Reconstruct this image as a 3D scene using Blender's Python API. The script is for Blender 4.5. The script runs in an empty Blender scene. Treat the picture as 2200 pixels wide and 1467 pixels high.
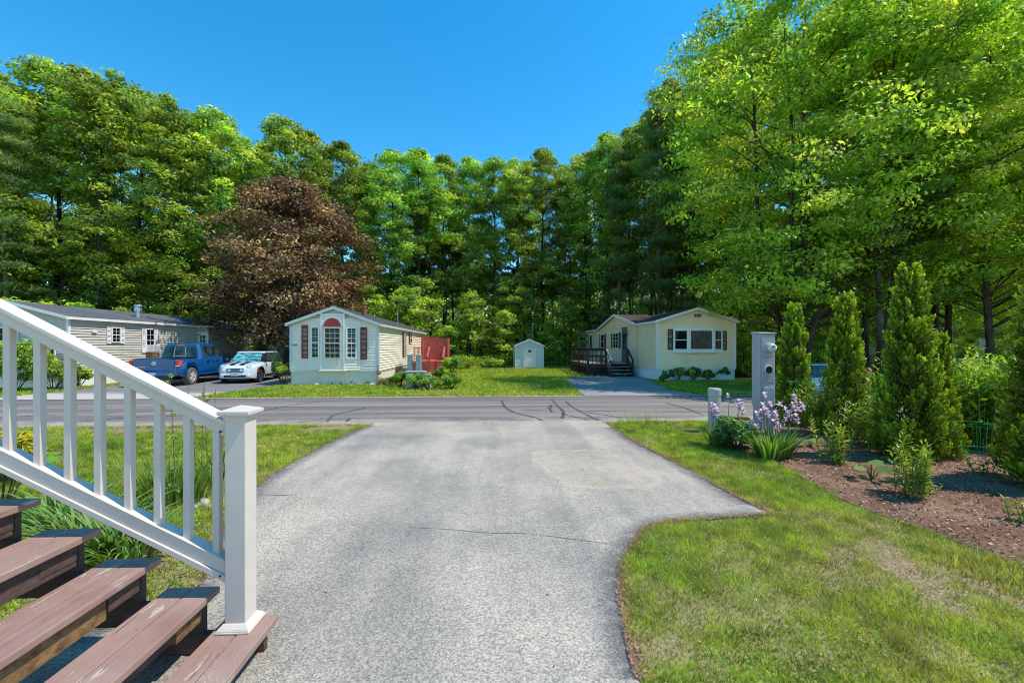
import bpy, bmesh, math, random
import numpy as np
from mathutils import Vector, Matrix
PI = math.pi
scene = bpy.context.scene
COL = scene.collection
# ---------------------------------------------------------------- camera model (numbers measured once from the photograph)
FPX, PCX, HOR, CAMZ = 930.0, 1100.0, 742.0, 1.75
TH = math.atan(50 / 930)
cT, sT = math.cos(TH), math.sin(TH)
def at(px, D, z=0.0):
    cx = (px - PCX) / FPX
    return (D * (sT + cx * cT), D * (cT - cx * sT), z)
def gp(px, py, z=0.0):
    return at(px, (CAMZ - z) * FPX / (py - HOR), z)
def onX(X, px):            # wall standing at x = X -> (y, metres per pixel)
    D = X / (sT + (px - PCX) / FPX * cT)
    return D * (cT - (px - PCX) / FPX * sT), D / FPX
def onY(Y, px):
    D = Y / (cT - (px - PCX) / FPX * sT)
    return D * (sT + (px - PCX) / FPX * cT), D / FPX
def zat(py, mpp): return CAMZ + (HOR - py) * mpp

# ---------------------------------------------------------------- node helpers
class G:
    def __init__(s, name):
        s.m = bpy.data.materials.new(name); s.m.use_nodes = True
        s.nt = s.m.node_tree; s.nt.nodes.clear()
        s.out = s.nt.nodes.new('ShaderNodeOutputMaterial')
        s.tc = s.nt.nodes.new('ShaderNodeTexCoord')
    def n(s, t, **k):
        x = s.nt.nodes.new(t)
        for a, b in k.items(): setattr(x, a, b)
        return x
    def put(s, sock, v):
        if isinstance(v, bpy.types.NodeSocket): s.nt.links.new(v, sock)
        elif isinstance(v, (tuple, list)):
            sock.default_value = tuple(v) + (1,) if len(v) == 3 and sock.type == 'RGBA' else v
        else: sock.default_value = v
    def math(s, op, a, b=0.0, c=None):
        x = s.n('ShaderNodeMath', operation=op); s.put(x.inputs[0], a); s.put(x.inputs[1], b)
        if c is not None: s.put(x.inputs[2], c)
        return x.outputs[0]
    def mix(s, f, a, b, mode='MIX'):
        x = s.n('ShaderNodeMix', data_type='RGBA', blend_type=mode)
        s.put(x.inputs[0], f); s.put(x.inputs[6], a); s.put(x.inputs[7], b); return x.outputs[2]
    def map(s, sc=(1, 1, 1), vec=None):
        x = s.n('ShaderNodeMapping'); s.put(x.inputs['Vector'], vec or s.tc.outputs['Object']); x.inputs['Scale'].default_value = sc
        return x.outputs[0]
    def noise(s, scale, detail=3, rough=.55, vec=None):
        x = s.n('ShaderNodeTexNoise'); s.put(x.inputs['Vector'], vec or s.tc.outputs['Object'])
        x.inputs['Scale'].default_value = scale; x.inputs['Detail'].default_value = detail; x.inputs['Roughness'].default_value = rough
        return x.outputs['Fac']
    def rng(s, v, a, b, c=0.0, d=1.0):
        x = s.n('ShaderNodeMapRange'); s.put(x.inputs[0], v)
        for i, q in enumerate((a, b, c, d)): x.inputs[i + 1].default_value = q
        return x.outputs[0]
    def attr(s, name, color=True):
        x = s.n('ShaderNodeAttribute', attribute_name=name); return x.outputs['Color' if color else 'Fac']
    def xyz(s, vec=None):
        x = s.n('ShaderNodeSeparateXYZ'); s.put(x.inputs[0], vec or s.tc.outputs['Object']); return x.outputs
    def bump(s, h, dist=.01, strength=1.0):
        x = s.n('ShaderNodeBump'); x.inputs['Strength'].default_value = strength; x.inputs['Distance'].default_value = dist
        s.put(x.inputs['Height'], h); return x.outputs[0]
    def bsdf(s, col, rough=.6, spec=.4, metal=0.0, normal=None, coat=0.0, link=True):
        x = s.n('ShaderNodeBsdfPrincipled')
        s.put(x.inputs['Base Color'], col); s.put(x.inputs['Roughness'], rough)
        s.put(x.inputs['Specular IOR Level'], spec); s.put(x.inputs['Metallic'], metal)
        if coat: x.inputs['Coat Weight'].default_value = coat; x.inputs['Coat Roughness'].default_value = .03
        if normal is not None: s.put(x.inputs['Normal'], normal)
        if link: s.nt.links.new(x.outputs[0], s.out.inputs[0])
        return x.outputs[0]
M = {}
def paint(name, c, rough=.55, spec=.4, var=.12, scale=6, dirt=0.0, metal=0.0, coat=0.0, bump=0.0, bscale=60, stretch=None):
    g = G(name)
    vec = g.map(stretch) if stretch else None
    a = g.noise(scale, 4, .6, vec)
    lo = tuple(x * (1 - var) for x in c); hi = tuple(min(1, x * (1 + var)) for x in c)
    col = g.mix(g.rng(a, .3, .7), lo, hi)
    if dirt:
        d = g.noise(scale * .37, 5, .7, g.map((1, 1, .3)))
        col = g.mix(g.rng(d, .5, .78, 0, dirt), col, tuple(x * .45 for x in c))
    nm = g.bump(g.noise(bscale, 3, .6, vec), .004, bump) if bump else None
    g.bsdf(col, g.rng(a, .2, .8, rough * .85, min(1, rough * 1.15)), spec, metal, nm, coat)
    M[name] = g.m; return g.m
def leafmat(name, transl=.45, rough=.45, spec=.35, tint=(1.25, 1.2, .45), vary=.25):
    g = G(name)
    col = g.attr('col')
    oi = g.n('ShaderNodeObjectInfo')
    hs = g.n('ShaderNodeHueSaturation'); g.put(hs.inputs['Color'], col)
    g.put(hs.inputs['Hue'], g.rng(oi.outputs['Random'], 0, 1, .487, .512)); g.put(hs.inputs['Value'], g.rng(oi.outputs['Random'], 0, 1, 1 - vary, 1 + vary))
    c = hs.outputs[0]
    b = g.bsdf(c, rough, spec, link=False)
    t = g.n('ShaderNodeBsdfTranslucent'); g.put(t.inputs[0], g.mix(1.0, c, tint, 'MULTIPLY'))
    mx = g.n('ShaderNodeMixShader'); mx.inputs[0].default_value = transl
    g.nt.links.new(b, mx.inputs[1]); g.nt.links.new(t.outputs[0], mx.inputs[2]); g.nt.links.new(mx.outputs[0], g.out.inputs[0])
    M[name] = g.m; return g.m

# ---------------------------------------------------------------- mesh helpers
W = {}                       # world origin of every parent, so that parts may be written in world coordinates
class MB:
    def __init__(s): s.v = []; s.f = []; s.mi = []
    def add(s, vs, fs, mi=0):
        o = len(s.v); s.v += [tuple(v) for v in vs]; s.f += [tuple(i + o for i in f) for f in fs]; s.mi += [mi] * len(fs); return s
    def box(s, x0, x1, y0, y1, z0, z1, mi=0):
        return s.add([(x, y, z) for z in (z0, z1) for y in (y0, y1) for x in (x0, x1)],
                     [(0, 2, 3, 1), (4, 5, 7, 6), (0, 1, 5, 4), (2, 6, 7, 3), (0, 4, 6, 2), (1, 3, 7, 5)], mi)
    def hexa(s, p, mi=0):    # 8 points: bottom ring 4 then top ring 4
        return s.add(p, [(3, 2, 1, 0), (4, 5, 6, 7), (0, 1, 5, 4), (1, 2, 6, 5), (2, 3, 7, 6), (3, 0, 4, 7)], mi)
    def prism(s, poly, d, mi=0):   # poly: 3D points, d: extrusion vector
        n = len(poly); q = [tuple(Vector(p) + Vector(d)) for p in poly]
        return s.add(list(poly) + q, [tuple(range(n))[::-1], tuple(range(n, 2 * n))] + [(i, (i + 1) % n, n + (i + 1) % n, n + i) for i in range(n)], mi)
    def tube(s, pts, rad, n=6, mi=0, cap=True):
        pts = [Vector(p) for p in pts]
        if not isinstance(rad, (list, tuple)): rad = [rad] * len(pts)
        vs = []; up = Vector((0, 0, 1)); 
        for i, p in enumerate(pts):
            d = (pts[min(i + 1, len(pts) - 1)] - pts[max(i - 1, 0)]).normalized()
            a = d.cross(up) if abs(d.z) < .95 else d.cross(Vector((1, 0, 0)))
            a.normalize(); b = d.cross(a)
            vs += [p + (a * math.cos(2 * PI * k / n) + b * math.sin(2 * PI * k / n)) * rad[i] for k in range(n)]
        fs = [(i * n + k, i * n + (k + 1) % n, (i + 1) * n + (k + 1) % n, (i + 1) * n + k) for i in range(len(pts) - 1) for k in range(n)]
        if cap: fs += [tuple(range(n))[::-1], tuple(range((len(pts) - 1) * n, len(pts) * n))]
        return s.add(vs, fs, mi)
    def lathe(s, prof, c, ax='z', n=24, mi=0):   # prof: (r, h)
        vs = []
        for r, h in prof:
            for k in range(n):
                a = 2 * PI * k / n; u, v = r * math.cos(a), r * math.sin(a)
                vs.append({'z': (c[0] + u, c[1] + v, c[2] + h), 'y': (c[0] + u, c[1] + h, c[2] + v), 'x': (c[0] + h, c[1] + u, c[2] + v)}[ax])
        fs = [(i * n + k, i * n + (k + 1) % n, (i + 1) * n + (k + 1) % n, (i + 1) * n + k) for i in range(len(prof) - 1) for k in range(n)]
        fs += [tuple(range(n))[::-1], tuple(range((len(prof) - 1) * n, len(prof) * n))]
        return s.add(vs, fs, mi)
    def build(s, name, mats, parent=None, smooth=False, bevel=0, bseg=2):
        if not isinstance(mats, (list, tuple)): mats = [mats]
        o = W.get(parent.name, (0, 0, 0)) if parent else (0, 0, 0)
        me = bpy.data.meshes.new(name)
        me.from_pydata([(v[0] - o[0], v[1] - o[1], v[2] - o[2]) for v in s.v], [], s.f)
        for m in mats: me.materials.append(m)
        if len(mats) > 1: me.polygons.foreach_set('material_index', s.mi)
        bm = bmesh.new(); bm.from_mesh(me); bmesh.ops.recalc_face_normals(bm, faces=bm.faces); bm.to_mesh(me); bm.free()
        if smooth: me.polygons.foreach_set('use_smooth', [True] * len(me.polygons))
        me.update()
        ob = link(name, me, parent)
        if bevel:
            b = ob.modifiers.new('bevel', 'BEVEL'); b.width = bevel; b.segments = bseg; b.limit_method = 'ANGLE'; b.angle_limit = math.radians(40)
        return ob
def link(name, me, parent=None):
    ob = bpy.data.objects.new(name, me); COL.objects.link(ob)
    if parent is not None:
        ob.parent = parent
        W[ob.name] = W.get(parent.name, (0, 0, 0))
    return ob
def tag(o, label=None, cat=None, group=None, kind=None):
    if label: o['label'] = label
    if cat: o['category'] = cat
    if group: o['group'] = group
    if kind: o['kind'] = kind
    return o
def thing(name, label, cat, loc=(0, 0, 0), group=None, rz=0.0):
    o = bpy.data.objects.new(name, None); COL.objects.link(o); o.location = loc; o.rotation_euler = (0, 0, rz)
    o.empty_display_size = .2
    W[o.name] = tuple(loc) if rz == 0 else (0, 0, 0)      # rotated things are written in their own local coordinates
    return tag(o, label, cat, group)
def fast_mesh(name, V, F, mat, col=None, smooth=False):
    V = np.asarray(V, dtype=np.float32); F = np.asarray(F, dtype=np.int32); k = F.shape[1]
    me = bpy.data.meshes.new(name)
    me.vertices.add(len(V)); me.vertices.foreach_set('co', V.ravel())
    me.loops.add(F.size); me.loops.foreach_set('vertex_index', F.ravel())
    me.polygons.add(len(F)); me.polygons.foreach_set('loop_start', np.arange(0, F.size, k, dtype=np.int32))
    me.update(calc_edges=True)
    if smooth: me.polygons.foreach_set('use_smooth', np.ones(len(F), dtype=bool))
    if mat: me.materials.append(mat)
    if col is not None:
        a = me.attributes.new('col', 'FLOAT_COLOR', 'POINT')
        c = np.ones((len(V), 4), dtype=np.float32); c[:, :3] = col; a.data.foreach_set('color', c.ravel())
    return me
def nrm(a): return a / np.maximum(np.linalg.norm(a, axis=1, keepdims=True), 1e-9)
def leafquads(C, Nn, S, asp, rng, T=None, fold=.18):
    n = len(C); r = rng.normal(size=(n, 3)) if T is None else T
    t = nrm(r - Nn * np.sum(r * Nn, axis=1, keepdims=True)); b = np.cross(Nn, t); S = S[:, None]
    V = np.stack([C - t * S, C + b * S * asp + Nn * S * fold, C + t * S, C - b * S * asp + Nn * S * fold], axis=1).reshape(-1, 3)
    return V, np.arange(4 * n).reshape(-1, 4)
def leafmesh(name, C, Nn, S, asp, colr, mat, rng, T=None, fold=.18):
    V, F = leafquads(C, Nn, S, asp, rng, T, fold)
    return fast_mesh(name, V, F, mat, np.repeat(colr, 4, axis=0))
# value noise
_r = np.random.RandomState(5); LAT = _r.rand(64, 64)
def vnoise(x, y, s):
    x = np.asarray(x) * s + 31.7; y = np.asarray(y) * s + 17.3
    xi = np.floor(x).astype(int); yi = np.floor(y).astype(int); fx = x - xi; fy = y - yi
    fx = fx * fx * (3 - 2 * fx); fy = fy * fy * (3 - 2 * fy)
    g = lambda a, b: LAT[a % 64, b % 64]
    return (g(xi, yi) * (1 - fx) + g(xi + 1, yi) * fx) * (1 - fy) + (g(xi, yi + 1) * (1 - fx) + g(xi + 1, yi + 1) * fx) * fy
def fbm(x, y, s): return .5 * vnoise(x, y, s) + .3 * vnoise(x, y, s * 2.3) + .2 * vnoise(x, y, s * 5.1)
def inpoly(x, y, P):
    r = np.zeros(len(x), dtype=bool); n = len(P); j = n - 1
    for i in range(n):
        xi, yi = P[i][:2]; xj, yj = P[j][:2]
        c = ((yi > y) != (yj > y)) & (x < (xj - xi) * (y - yi) / ((yj - yi) if yj != yi else 1e-9) + xi)
        r ^= c; j = i
    return r
def smooth(P, n=2):
    for _ in range(n):
        Q = [P[0]]
        for a, b in zip(P[:-1], P[1:]):
            Q += [tuple(a[i] * .75 + b[i] * .25 for i in (0, 1)), tuple(a[i] * .25 + b[i] * .75 for i in (0, 1))]
        P = Q + [P[-1]]
    return P
RS = lambda k: np.random.RandomState(k)

# ---------------------------------------------------------------- world, sun, camera
EL, AZ = math.radians(60), math.radians(-9)       # direction the light comes from
w = bpy.data.worlds.new("World"); scene.world = w; w.use_nodes = True
nt = w.node_tree; bg = nt.nodes['Background']
sky = nt.nodes.new('ShaderNodeTexSky'); sky.sky_type = 'NISHITA'; sky.sun_disc = False
sky.sun_elevation = EL; sky.sun_rotation = PI / 2 - AZ; sky.air_density = 1.0; sky.dust_density = .15; sky.ozone_density = 3.0; sky.altitude = 200
hsv = nt.nodes.new('ShaderNodeHueSaturation'); hsv.inputs['Saturation'].default_value = 1.38; hsv.inputs['Value'].default_value = 1.75; hsv.inputs['Hue'].default_value = .487
nt.links.new(sky.outputs[0], hsv.inputs['Color']); nt.links.new(hsv.outputs[0], bg.inputs[0]); bg.inputs[1].default_value = .15
sd = bpy.data.lights.new('sun', 'SUN'); sd.energy = 5.0; sd.angle = math.radians(.53); sd.color = (1, .94, .81)
so = bpy.data.objects.new('sun', sd); COL.objects.link(so)
sv = Vector((math.cos(EL) * math.cos(AZ), math.cos(EL) * math.sin(AZ), math.sin(EL)))
so.rotation_euler = sv.to_track_quat('Z', 'Y').to_euler(); so.location = (30, -8, 60)
cd = bpy.data.cameras.new('camera'); cam = bpy.data.objects.new('camera', cd); COL.objects.link(cam)
cam.location = (0, 0, CAMZ); cam.rotation_euler = (PI / 2, 0, -TH); cd.sensor_width = 36; cd.lens = 36 * FPX / 2200; cd.shift_y = 8.5 / 2200; cd.clip_end = 1000; cd.clip_start = .05
scene.camera = cam
scene.view_settings.view_transform = 'Standard'; scene.view_settings.look = 'None'; scene.view_settings.exposure = 0; scene.view_settings.gamma = 1
cy = scene.cycles
cy.max_bounces = 8; cy.diffuse_bounces = 4; cy.glossy_bounces = 2; cy.transmission_bounces = 6; cy.transparent_max_bounces = 6
cy.pixel_filter_type = 'BLACKMAN_HARRIS'; cy.filter_width = 1.0; cy.caustics_reflective = False; cy.caustics_refractive = False; cy.use_denoising = True; cy.sample_clamp_indirect = 6
try: cy.denoiser = 'OPENIMAGEDENOISE'; cy.denoising_input_passes = 'RGB_ALBEDO_NORMAL'; cy.denoising_prefilter = 'ACCURATE'
except Exception: pass
# ================================================================ MATERIALS
paint('vinyl_white', (.67, .570, .495), .38, .45, .05, 3, dirt=.12)
paint('trim_white', (.80, .76, .72), .45, .4, .06, 3, dirt=.15)
paint('trim_blue_grey', (.52, .57, .58), .45, .4, .06, 3, dirt=.15)
paint('siding_cream', (.85, .75, .62), .5, .35, .05, 2, dirt=.15)
paint('siding_yellow', (.87, .71, .45), .5, .35, .06, 2, dirt=.2)
paint('siding_grey', (.56, .51, .44), .5, .35, .05, 2, dirt=.2)
paint('siding_beige', (.42, .40, .31), .5, .35, .05, 2, dirt=.2)
paint('skirt_green', (.74, .65, .54), .55, .3, .06, 2, dirt=.3)
paint('skirt_white', (.76, .74, .72), .55, .3, .06, 2, dirt=.35)
paint('shutter_red', (.19, .030, .028), .5, .4, .15, 8)
paint('fan_red', (.42, .055, .045), .5, .4, .25, 10)
paint('shutter_black', (.018, .018, .022), .45, .4, .2, 6)
paint('shutter_white', (.80, .74, .72), .45, .4, .04, 6)
paint('door_blue', (.06, .16, .17), .35, .5, .2, 5)
paint('deck_red', (.46, .10, .08), .65, .25, .2, 7, dirt=.35, bump=.4, bscale=40)
paint('deck_dark', (.055, .035, .030), .7, .25, .3, 6, dirt=.3, bump=.4, bscale=40)
paint('deck_weathered', (.36, .30, .27), .75, .2, .3, 6, dirt=.4)
paint('concrete', (.42, .41, .39), .85, .15, .15, 5, dirt=.3, bump=.5)
paint('steel_green', (.30, .36, .34), .5, .4, .08, 4, dirt=.25)
paint('meter_grey', (.40, .40, .41), .42, .45, .05, 4, dirt=.2)
paint('plastic_grey', (.42, .43, .38), .5, .4, .08, 6, dirt=.3)
paint('glass_meter', (.62, .64, .60), .1, .6, .05, 12, coat=.8)
paint('meter_socket', (.05, .035, .02), .5, .4, .5, 40)
paint('lichen_stone', (.42, .38, .35), .85, .2, .25, 25, bump=.8, bscale=40)
paint('wood_pole', (.22, .16, .12), .85, .2, .3, 12, stretch=(1, 1, .2))
paint('shed_paint', (.60, .67, .64), .5, .35, .04, 3, dirt=.15)
paint('metal_pipe', (.38, .44, .46), .35, .5, .15, 10, metal=.6)
paint('metal_rust', (.30, .09, .05), .6, .4, .3, 20)
paint('black_metal', (.02, .02, .02), .45, .5, .2, 10)
paint('tyre_rubber', (.035, .035, .037), .85, .2, .2, 20)
paint('tyre_worn', (.12, .11, .105), .9, .15, .2, 20)
paint('alloy', (.60, .57, .53), .32, .5, .08, 12, metal=.15)
paint('alloy_dark', (.10, .10, .11), .35, .5, .1, 12, metal=.5)
paint('chrome', (.75, .75, .77), .12, .6, .05, 10, metal=1.0)
paint('car_blue', (.004, .075, .23), .22, .55, .12, 2, coat=1.0)
paint('car_white', (.66, .70, .74), .22, .55, .03, 2, coat=1.0)
paint('car_silver', (.42, .48, .54), .25, .55, .05, 2, coat=1.0)
paint('car_dark_blue', (.01, .06, .20), .25, .55, .05, 2, coat=1.0)
paint('car_black', (.015, .015, .018), .3, .5, .1, 6)
paint('lamp_red', (.55, .012, .012), .15, .6, .2, 30, coat=.8)
paint('lamp_orange', (.75, .13, .02), .2, .6, .1, 30)
paint('lamp_clear', (.55, .60, .64), .08, .7, .25, 40, coat=1.0)
paint('plate_white', (.45, .52, .50), .4, .4, .15, 60)
paint('cage_green', (.03, .42, .08), .4, .5, .1, 10)
paint('terracotta', (.40, .11, .05), .8, .2, .2, 20)
paint('fence_beige', (.38, .40, .30), .7, .2, .15, 5)
def m_glass():
    g = G('window_glass'); v = g.noise(2.2, 3, .6)
    c = g.mix(g.rng(v, .4, .65), (.010, .016, .016), (.05, .085, .075))  # greenish mottling in the base colour imitates reflections
    g.bsdf(c, .05, .6, normal=g.bump(g.noise(3, 2), .01, .25)); M['glass'] = g.m
m_glass()
def m_clear():
    g = G('clear_pane'); gl = g.n('ShaderNodeBsdfGlossy'); gl.inputs['Roughness'].default_value = .03; gl.inputs['Color'].default_value = (.13, .16, .18, 1)
    tr = g.n('ShaderNodeBsdfTransparent'); tr.inputs[0].default_value = (.72, .78, .78, 1)
    fr = g.n('ShaderNodeFresnel'); fr.inputs[0].default_value = 1.5
    mx = g.n('ShaderNodeMixShader'); g.nt.links.new(g.math('ADD', fr.outputs[0], .02), mx.inputs[0]); g.nt.links.new(tr.outputs[0], mx.inputs[1]); g.nt.links.new(gl.outputs[0], mx.inputs[2])
    g.nt.links.new(mx.outputs[0], g.out.inputs[0]); M['clear'] = g.m
m_clear()
def m_curtain(name, a, b, sc):
    g = G(name); v = g.noise(sc, 2, .5, g.map((1, 1, .06))); f = g.noise(2.5, 3)
    g.bsdf(g.mix(g.rng(v, .35, .65), a, g.mix(g.rng(f, .4, .6), b, tuple(x * .5 for x in b))), .85, .1); M[name] = g.m
m_curtain('curtain_lace', (.03, .045, .05), (.20, .24, .24), 30)
m_curtain('curtain_dark', (.012, .018, .020), (.07, .10, .10), 9)
m_curtain('blind_green', (.02, .05, .04), (.10, .26, .19), 6)
def m_sunshade():
    g = G('sunshade_foil'); v = g.noise(5, 4, .7, g.map((1, .6, 2.4)))
    c = g.mix(g.rng(v, .42, .58), (.02, .16, .15), (.22, .62, .60)); g.bsdf(c, .2, .6, .3, coat=.8); M['sunshade'] = g.m
m_sunshade()
def m_roof(name, c):
    g = G(name); br = g.n('ShaderNodeTexBrick'); g.put(br.inputs['Vector'], g.tc.outputs['Object']); br.inputs['Scale'].default_value = 3.0
    br.inputs['Color1'].default_value = (*c, 1); br.inputs['Color2'].default_value = (*[x * .7 for x in c], 1); br.inputs['Mortar'].default_value = (*[x * .4 for x in c], 1); br.inputs['Mortar Size'].default_value = .03
    n = g.noise(40, 3, .7); col = g.mix(g.rng(n, .3, .7), br.outputs[0], tuple(x * 1.5 for x in c)); big = g.noise(.8, 4)
    g.bsdf(g.mix(g.rng(big, .4, .7, 0, .4), col, tuple(x * 1.9 for x in c)), .9, .2, normal=g.bump(n, .006, .7)); M[name] = g.m
m_roof('roof_charcoal', (.055, .055, .062)); m_roof('roof_brown', (.060, .045, .038)); m_roof('roof_slate', (.085, .088, .10))
def m_tread():
    g = G('painted_tread'); grain = g.noise(30, 4, .65, g.map((1, .06, 1))); big = g.noise(2.5, 4, .6)
    col = g.mix(g.rng(grain, .3, .7), (.235, .125, .100), (.330, .195, .160)); col = g.mix(g.rng(big, .3, .7), col, (.37, .245, .205))
    peel = g.math('MULTIPLY', g.rng(g.noise(26, 6, .75, g.map((1, .16, 1))), .565, .59), g.rng(g.noise(3.2, 2), .44, .54))
    col = g.mix(peel, col, g.mix(g.noise(90, 2), (.44, .34, .24), (.55, .50, .44)))
    crack = g.rng(g.noise(60, 2, .5, g.map((1, .025, 1))), .70, .73); crack = g.math('MULTIPLY', crack, g.rng(g.noise(4, 2), .45, .6))
    col = g.mix(crack, col, (.03, .02, .018))
    nl = g.n('ShaderNodeTexVoronoi'); g.put(nl.inputs['Vector'], g.tc.outputs['Object']); nl.inputs['Scale'].default_value = 7
    nail = g.rng(nl.outputs['Distance'], .018, .03, 1, 0); col = g.mix(nail, col, (.02, .015, .015))
    g.bsdf(col, .62, .35, normal=g.bump(g.math('ADD', grain, g.math('MULTIPLY', peel, -.6)), .004, .8)); M['tread'] = g.m
m_tread()
def m_rawwood():
    g = G('raw_lumber'); grain = g.noise(14, 5, .7, g.map((.25, 1, 1.6)))
    col = g.mix(g.rng(grain, .35, .65), (.10, .05, .025), (.32, .18, .08)); g.bsdf(col, .75, .2, normal=g.bump(grain, .004, .6)); M['rawwood'] = g.m
    g = G('stained_lumber'); grain = g.noise(16, 5, .7, g.map((.25, 1, 1.6)))
    col = g.mix(g.rng(grain, .3, .7), (.060, .036, .032), (.14, .085, .070)); g.bsdf(col, .75, .2, normal=g.bump(grain, .004, .6)); M['stained'] = g.m
m_rawwood()
def m_bark(name, a, b):
    g = G(name); v = g.noise(3, 6, .7, g.map((1, 1, .18))); col = g.mix(g.rng(v, .35, .65), a, b); col = g.mix(g.rng(g.noise(.7, 3), .5, .7, 0, .5), col, (.16, .17, .13))
    g.bsdf(col, .95, .1, normal=g.bump(v, .05, .8)); M[name] = g.m
m_bark('bark', (.022, .017, .014), (.10, .08, .065)); m_bark('bark_grey', (.05, .045, .04), (.20, .18, .155))
leafmat('leaf', .48, tint=(1.4, 1.35, .6)); leafmat('leaf_bright', .56, tint=(1.5, 1.42, .65), vary=.1); leafmat('leaf_purple', .20, .5, .3, (1.3, .9, .5), .05); leafmat('leaf_thuja', .30, .5, .3, vary=.08); leafmat('grass_blade', .45, .5, .3, vary=.0)
leafmat('garden_leaf', .40, .45, .4, vary=.08); leafmat('petal', .35, .6, .2, (1.1, 1.0, 1.1), .05)
def m_flat(name, rough=.95, spec=.1):
    g = G(name); n = g.noise(30, 3, .6); g.bsdf(g.mix(1.0, g.attr('col'), g.mix(g.rng(n, .3, .7), (.8, .8, .8), (1.15, 1.15, 1.15)), 'MULTIPLY'), rough, spec); M[name] = g.m
m_flat('chips')
# asphalt of the near driveway; 'edge' attribute = 1 at the outer rim of the rim strips
def m_drive(name, rim):
    g = G(name); vec = g.tc.outputs['Object']
    vo = g.n('ShaderNodeTexVoronoi'); g.put(vo.inputs['Vector'], vec); vo.inputs['Scale'].default_value = 112; vo.inputs['Randomness'].default_value = 1
    sp = g.xyz(vo.outputs['Color'])[0]
    vo2 = g.n('ShaderNodeTexVoronoi'); g.put(vo2.inputs['Vector'], vec); vo2.inputs['Scale'].default_value = 300
    sp2 = g.xyz(vo2.outputs['Color'])[1]
    s = g.math('MULTIPLY_ADD', sp, .6, g.math('MULTIPLY', sp2, .4))
    col = g.mix(g.rng(s, .12, .88), (.215, .193, .162), (.74, .655, .55))
    col = g.mix(g.rng(g.noise(160, 2, .6), .55, .72, 0, .5), col, (.06, .055, .05))
    big = g.noise(.55, 5, .62); col = g.mix(g.rng(big, .35, .65), g.mix(1., col, (.70, .71, .74), 'MULTIPLY'), g.mix(1., col, (1.14, 1.11, 1.07), 'MULTIPLY'))
    tr = g.noise(1.1, 4, .6, g.map((1.3, .16, 1))); col = g.mix(g.rng(tr, .40, .62, 0, .75), col, g.mix(1., col, (.70, .71, .74), 'MULTIPLY'))
    X, Y = g.xyz()[0], g.xyz()[1]
    # sandy outline where something once stood
    px = g.math('MULTIPLY_ADD', Y, .16, X)
    a = g.math('POWER', g.math('ABSOLUTE', g.math('DIVIDE', g.math('SUBTRACT', px, 2.44), .66)), 4.0)
    b = g.math('POWER', g.math('ABSOLUTE', g.math('DIVIDE', g.math('SUBTRACT', Y, 6.15), .95)), 4.0)
    d = g.math('ADD', a, b); d = g.math('ADD', d, g.math('MULTIPLY', g.math('SUBTRACT', g.noise(2.4, 4), .5), 1.5))
    inn = g.math('MULTIPLY', g.rng(d, .2, 1.1, .5, .45), g.rng(d, 1.1, 1.35, 1, 0))
    ring = g.math('MULTIPLY', g.rng(d, .75, 1.0), g.rng(d, 1.1, 1.5, 1, 0)); m = g.math('MULTIPLY', g.math('ADD', g.math('MULTIPLY', inn, .85), g.math('MULTIPLY', ring, .30)), g.rng(g.noise(6, 4, .7), .3, .6))
    col = g.mix(m, col, (.60, .46, .345))
    sand = g.math('MULTIPLY', g.rng(g.noise(.9, 5, .7), .60, .72, 0, .55), g.rng(g.noise(12, 3), .35, .6)); col = g.mix(sand, col, (.58, .49, .40))
    if rim:
        e = g.attr('edge', False); e = g.math('MULTIPLY', e, g.rng(g.noise(9, 4, .7), .25, .5)); col = g.mix(e, col, g.mix(1., col, (.36, .38, .44), 'MULTIPLY'))
    g.bsdf(col, .92, .25, normal=g.bump(s, .006, .7)); M[name] = g.m
m_drive('driveway_asphalt', False); m_drive('driveway_rim', True)
def m_road():
    g = G('road_asphalt'); Y = g.xyz()[1]
    s = g.noise(70, 3, .7); col = g.mix(g.rng(s, .3, .7), (.150, .130, .118), (.265, .232, .212))
    st = g.noise(1.6, 4, .6, g.map((.05, 1, 1))); col = g.mix(g.rng(st, .42, .58), g.mix(1., col, (.80, .80, .82), 'MULTIPLY'), g.mix(1., col, (1.26, 1.24, 1.22), 'MULTIPLY'))
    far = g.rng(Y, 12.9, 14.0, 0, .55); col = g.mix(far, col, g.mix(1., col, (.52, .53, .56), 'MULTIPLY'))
    e1 = g.math('ADD', g.rng(Y, 9.9, 11.2, 1.1, 0), g.math('MULTIPLY', g.math('SUBTRACT', g.noise(1.1, 5, .65), .5), 2.6)); e2 = g.math('ADD', g.rng(Y, 14.3, 14.8, 0, 1), g.math('MULTIPLY', g.math('SUBTRACT', g.noise(1.3, 5, .65), .5), 2.2))
    m = g.math('MULTIPLY', g.math('MAXIMUM', g.rng(e1, .70, 1.1, 0, .8), g.rng(e2, .8, 1.1, 0, .8)), g.rng(g.noise(16, 3), .3, .6))
    col = g.mix(m, col, (.44, .38, .33)); g.bsdf(col, .9, .25, normal=g.bump(s, .005, .5)); M['road'] = g.m
m_road()
def m_far_drive(name, a, b, y0=None):
    g = G(name); s = g.noise(25, 4, .7); col = g.mix(g.rng(s, .3, .7), a, b); big = g.noise(.7, 4); col = g.mix(g.rng(big, .4, .65), col, g.mix(1., col, (1.25, 1.2, 1.15), 'MULTIPLY'))
    if y0: col = g.mix(g.math('MULTIPLY', g.rng(g.math('ADD', g.xyz()[1], g.math('MULTIPLY', g.noise(.8, 3), 1.6)), y0, y0 + .8, 1, 0), .9), col, (.50, .44, .40))
    g.bsdf(col, .92, .2, normal=g.bump(s, .006, .5)); M[name] = g.m
m_far_drive('left_drive', (.13, .125, .13), (.22, .21, .21), 16.9); m_far_drive('right_drive', (.19, .19, .20), (.30, .29, .29))
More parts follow.
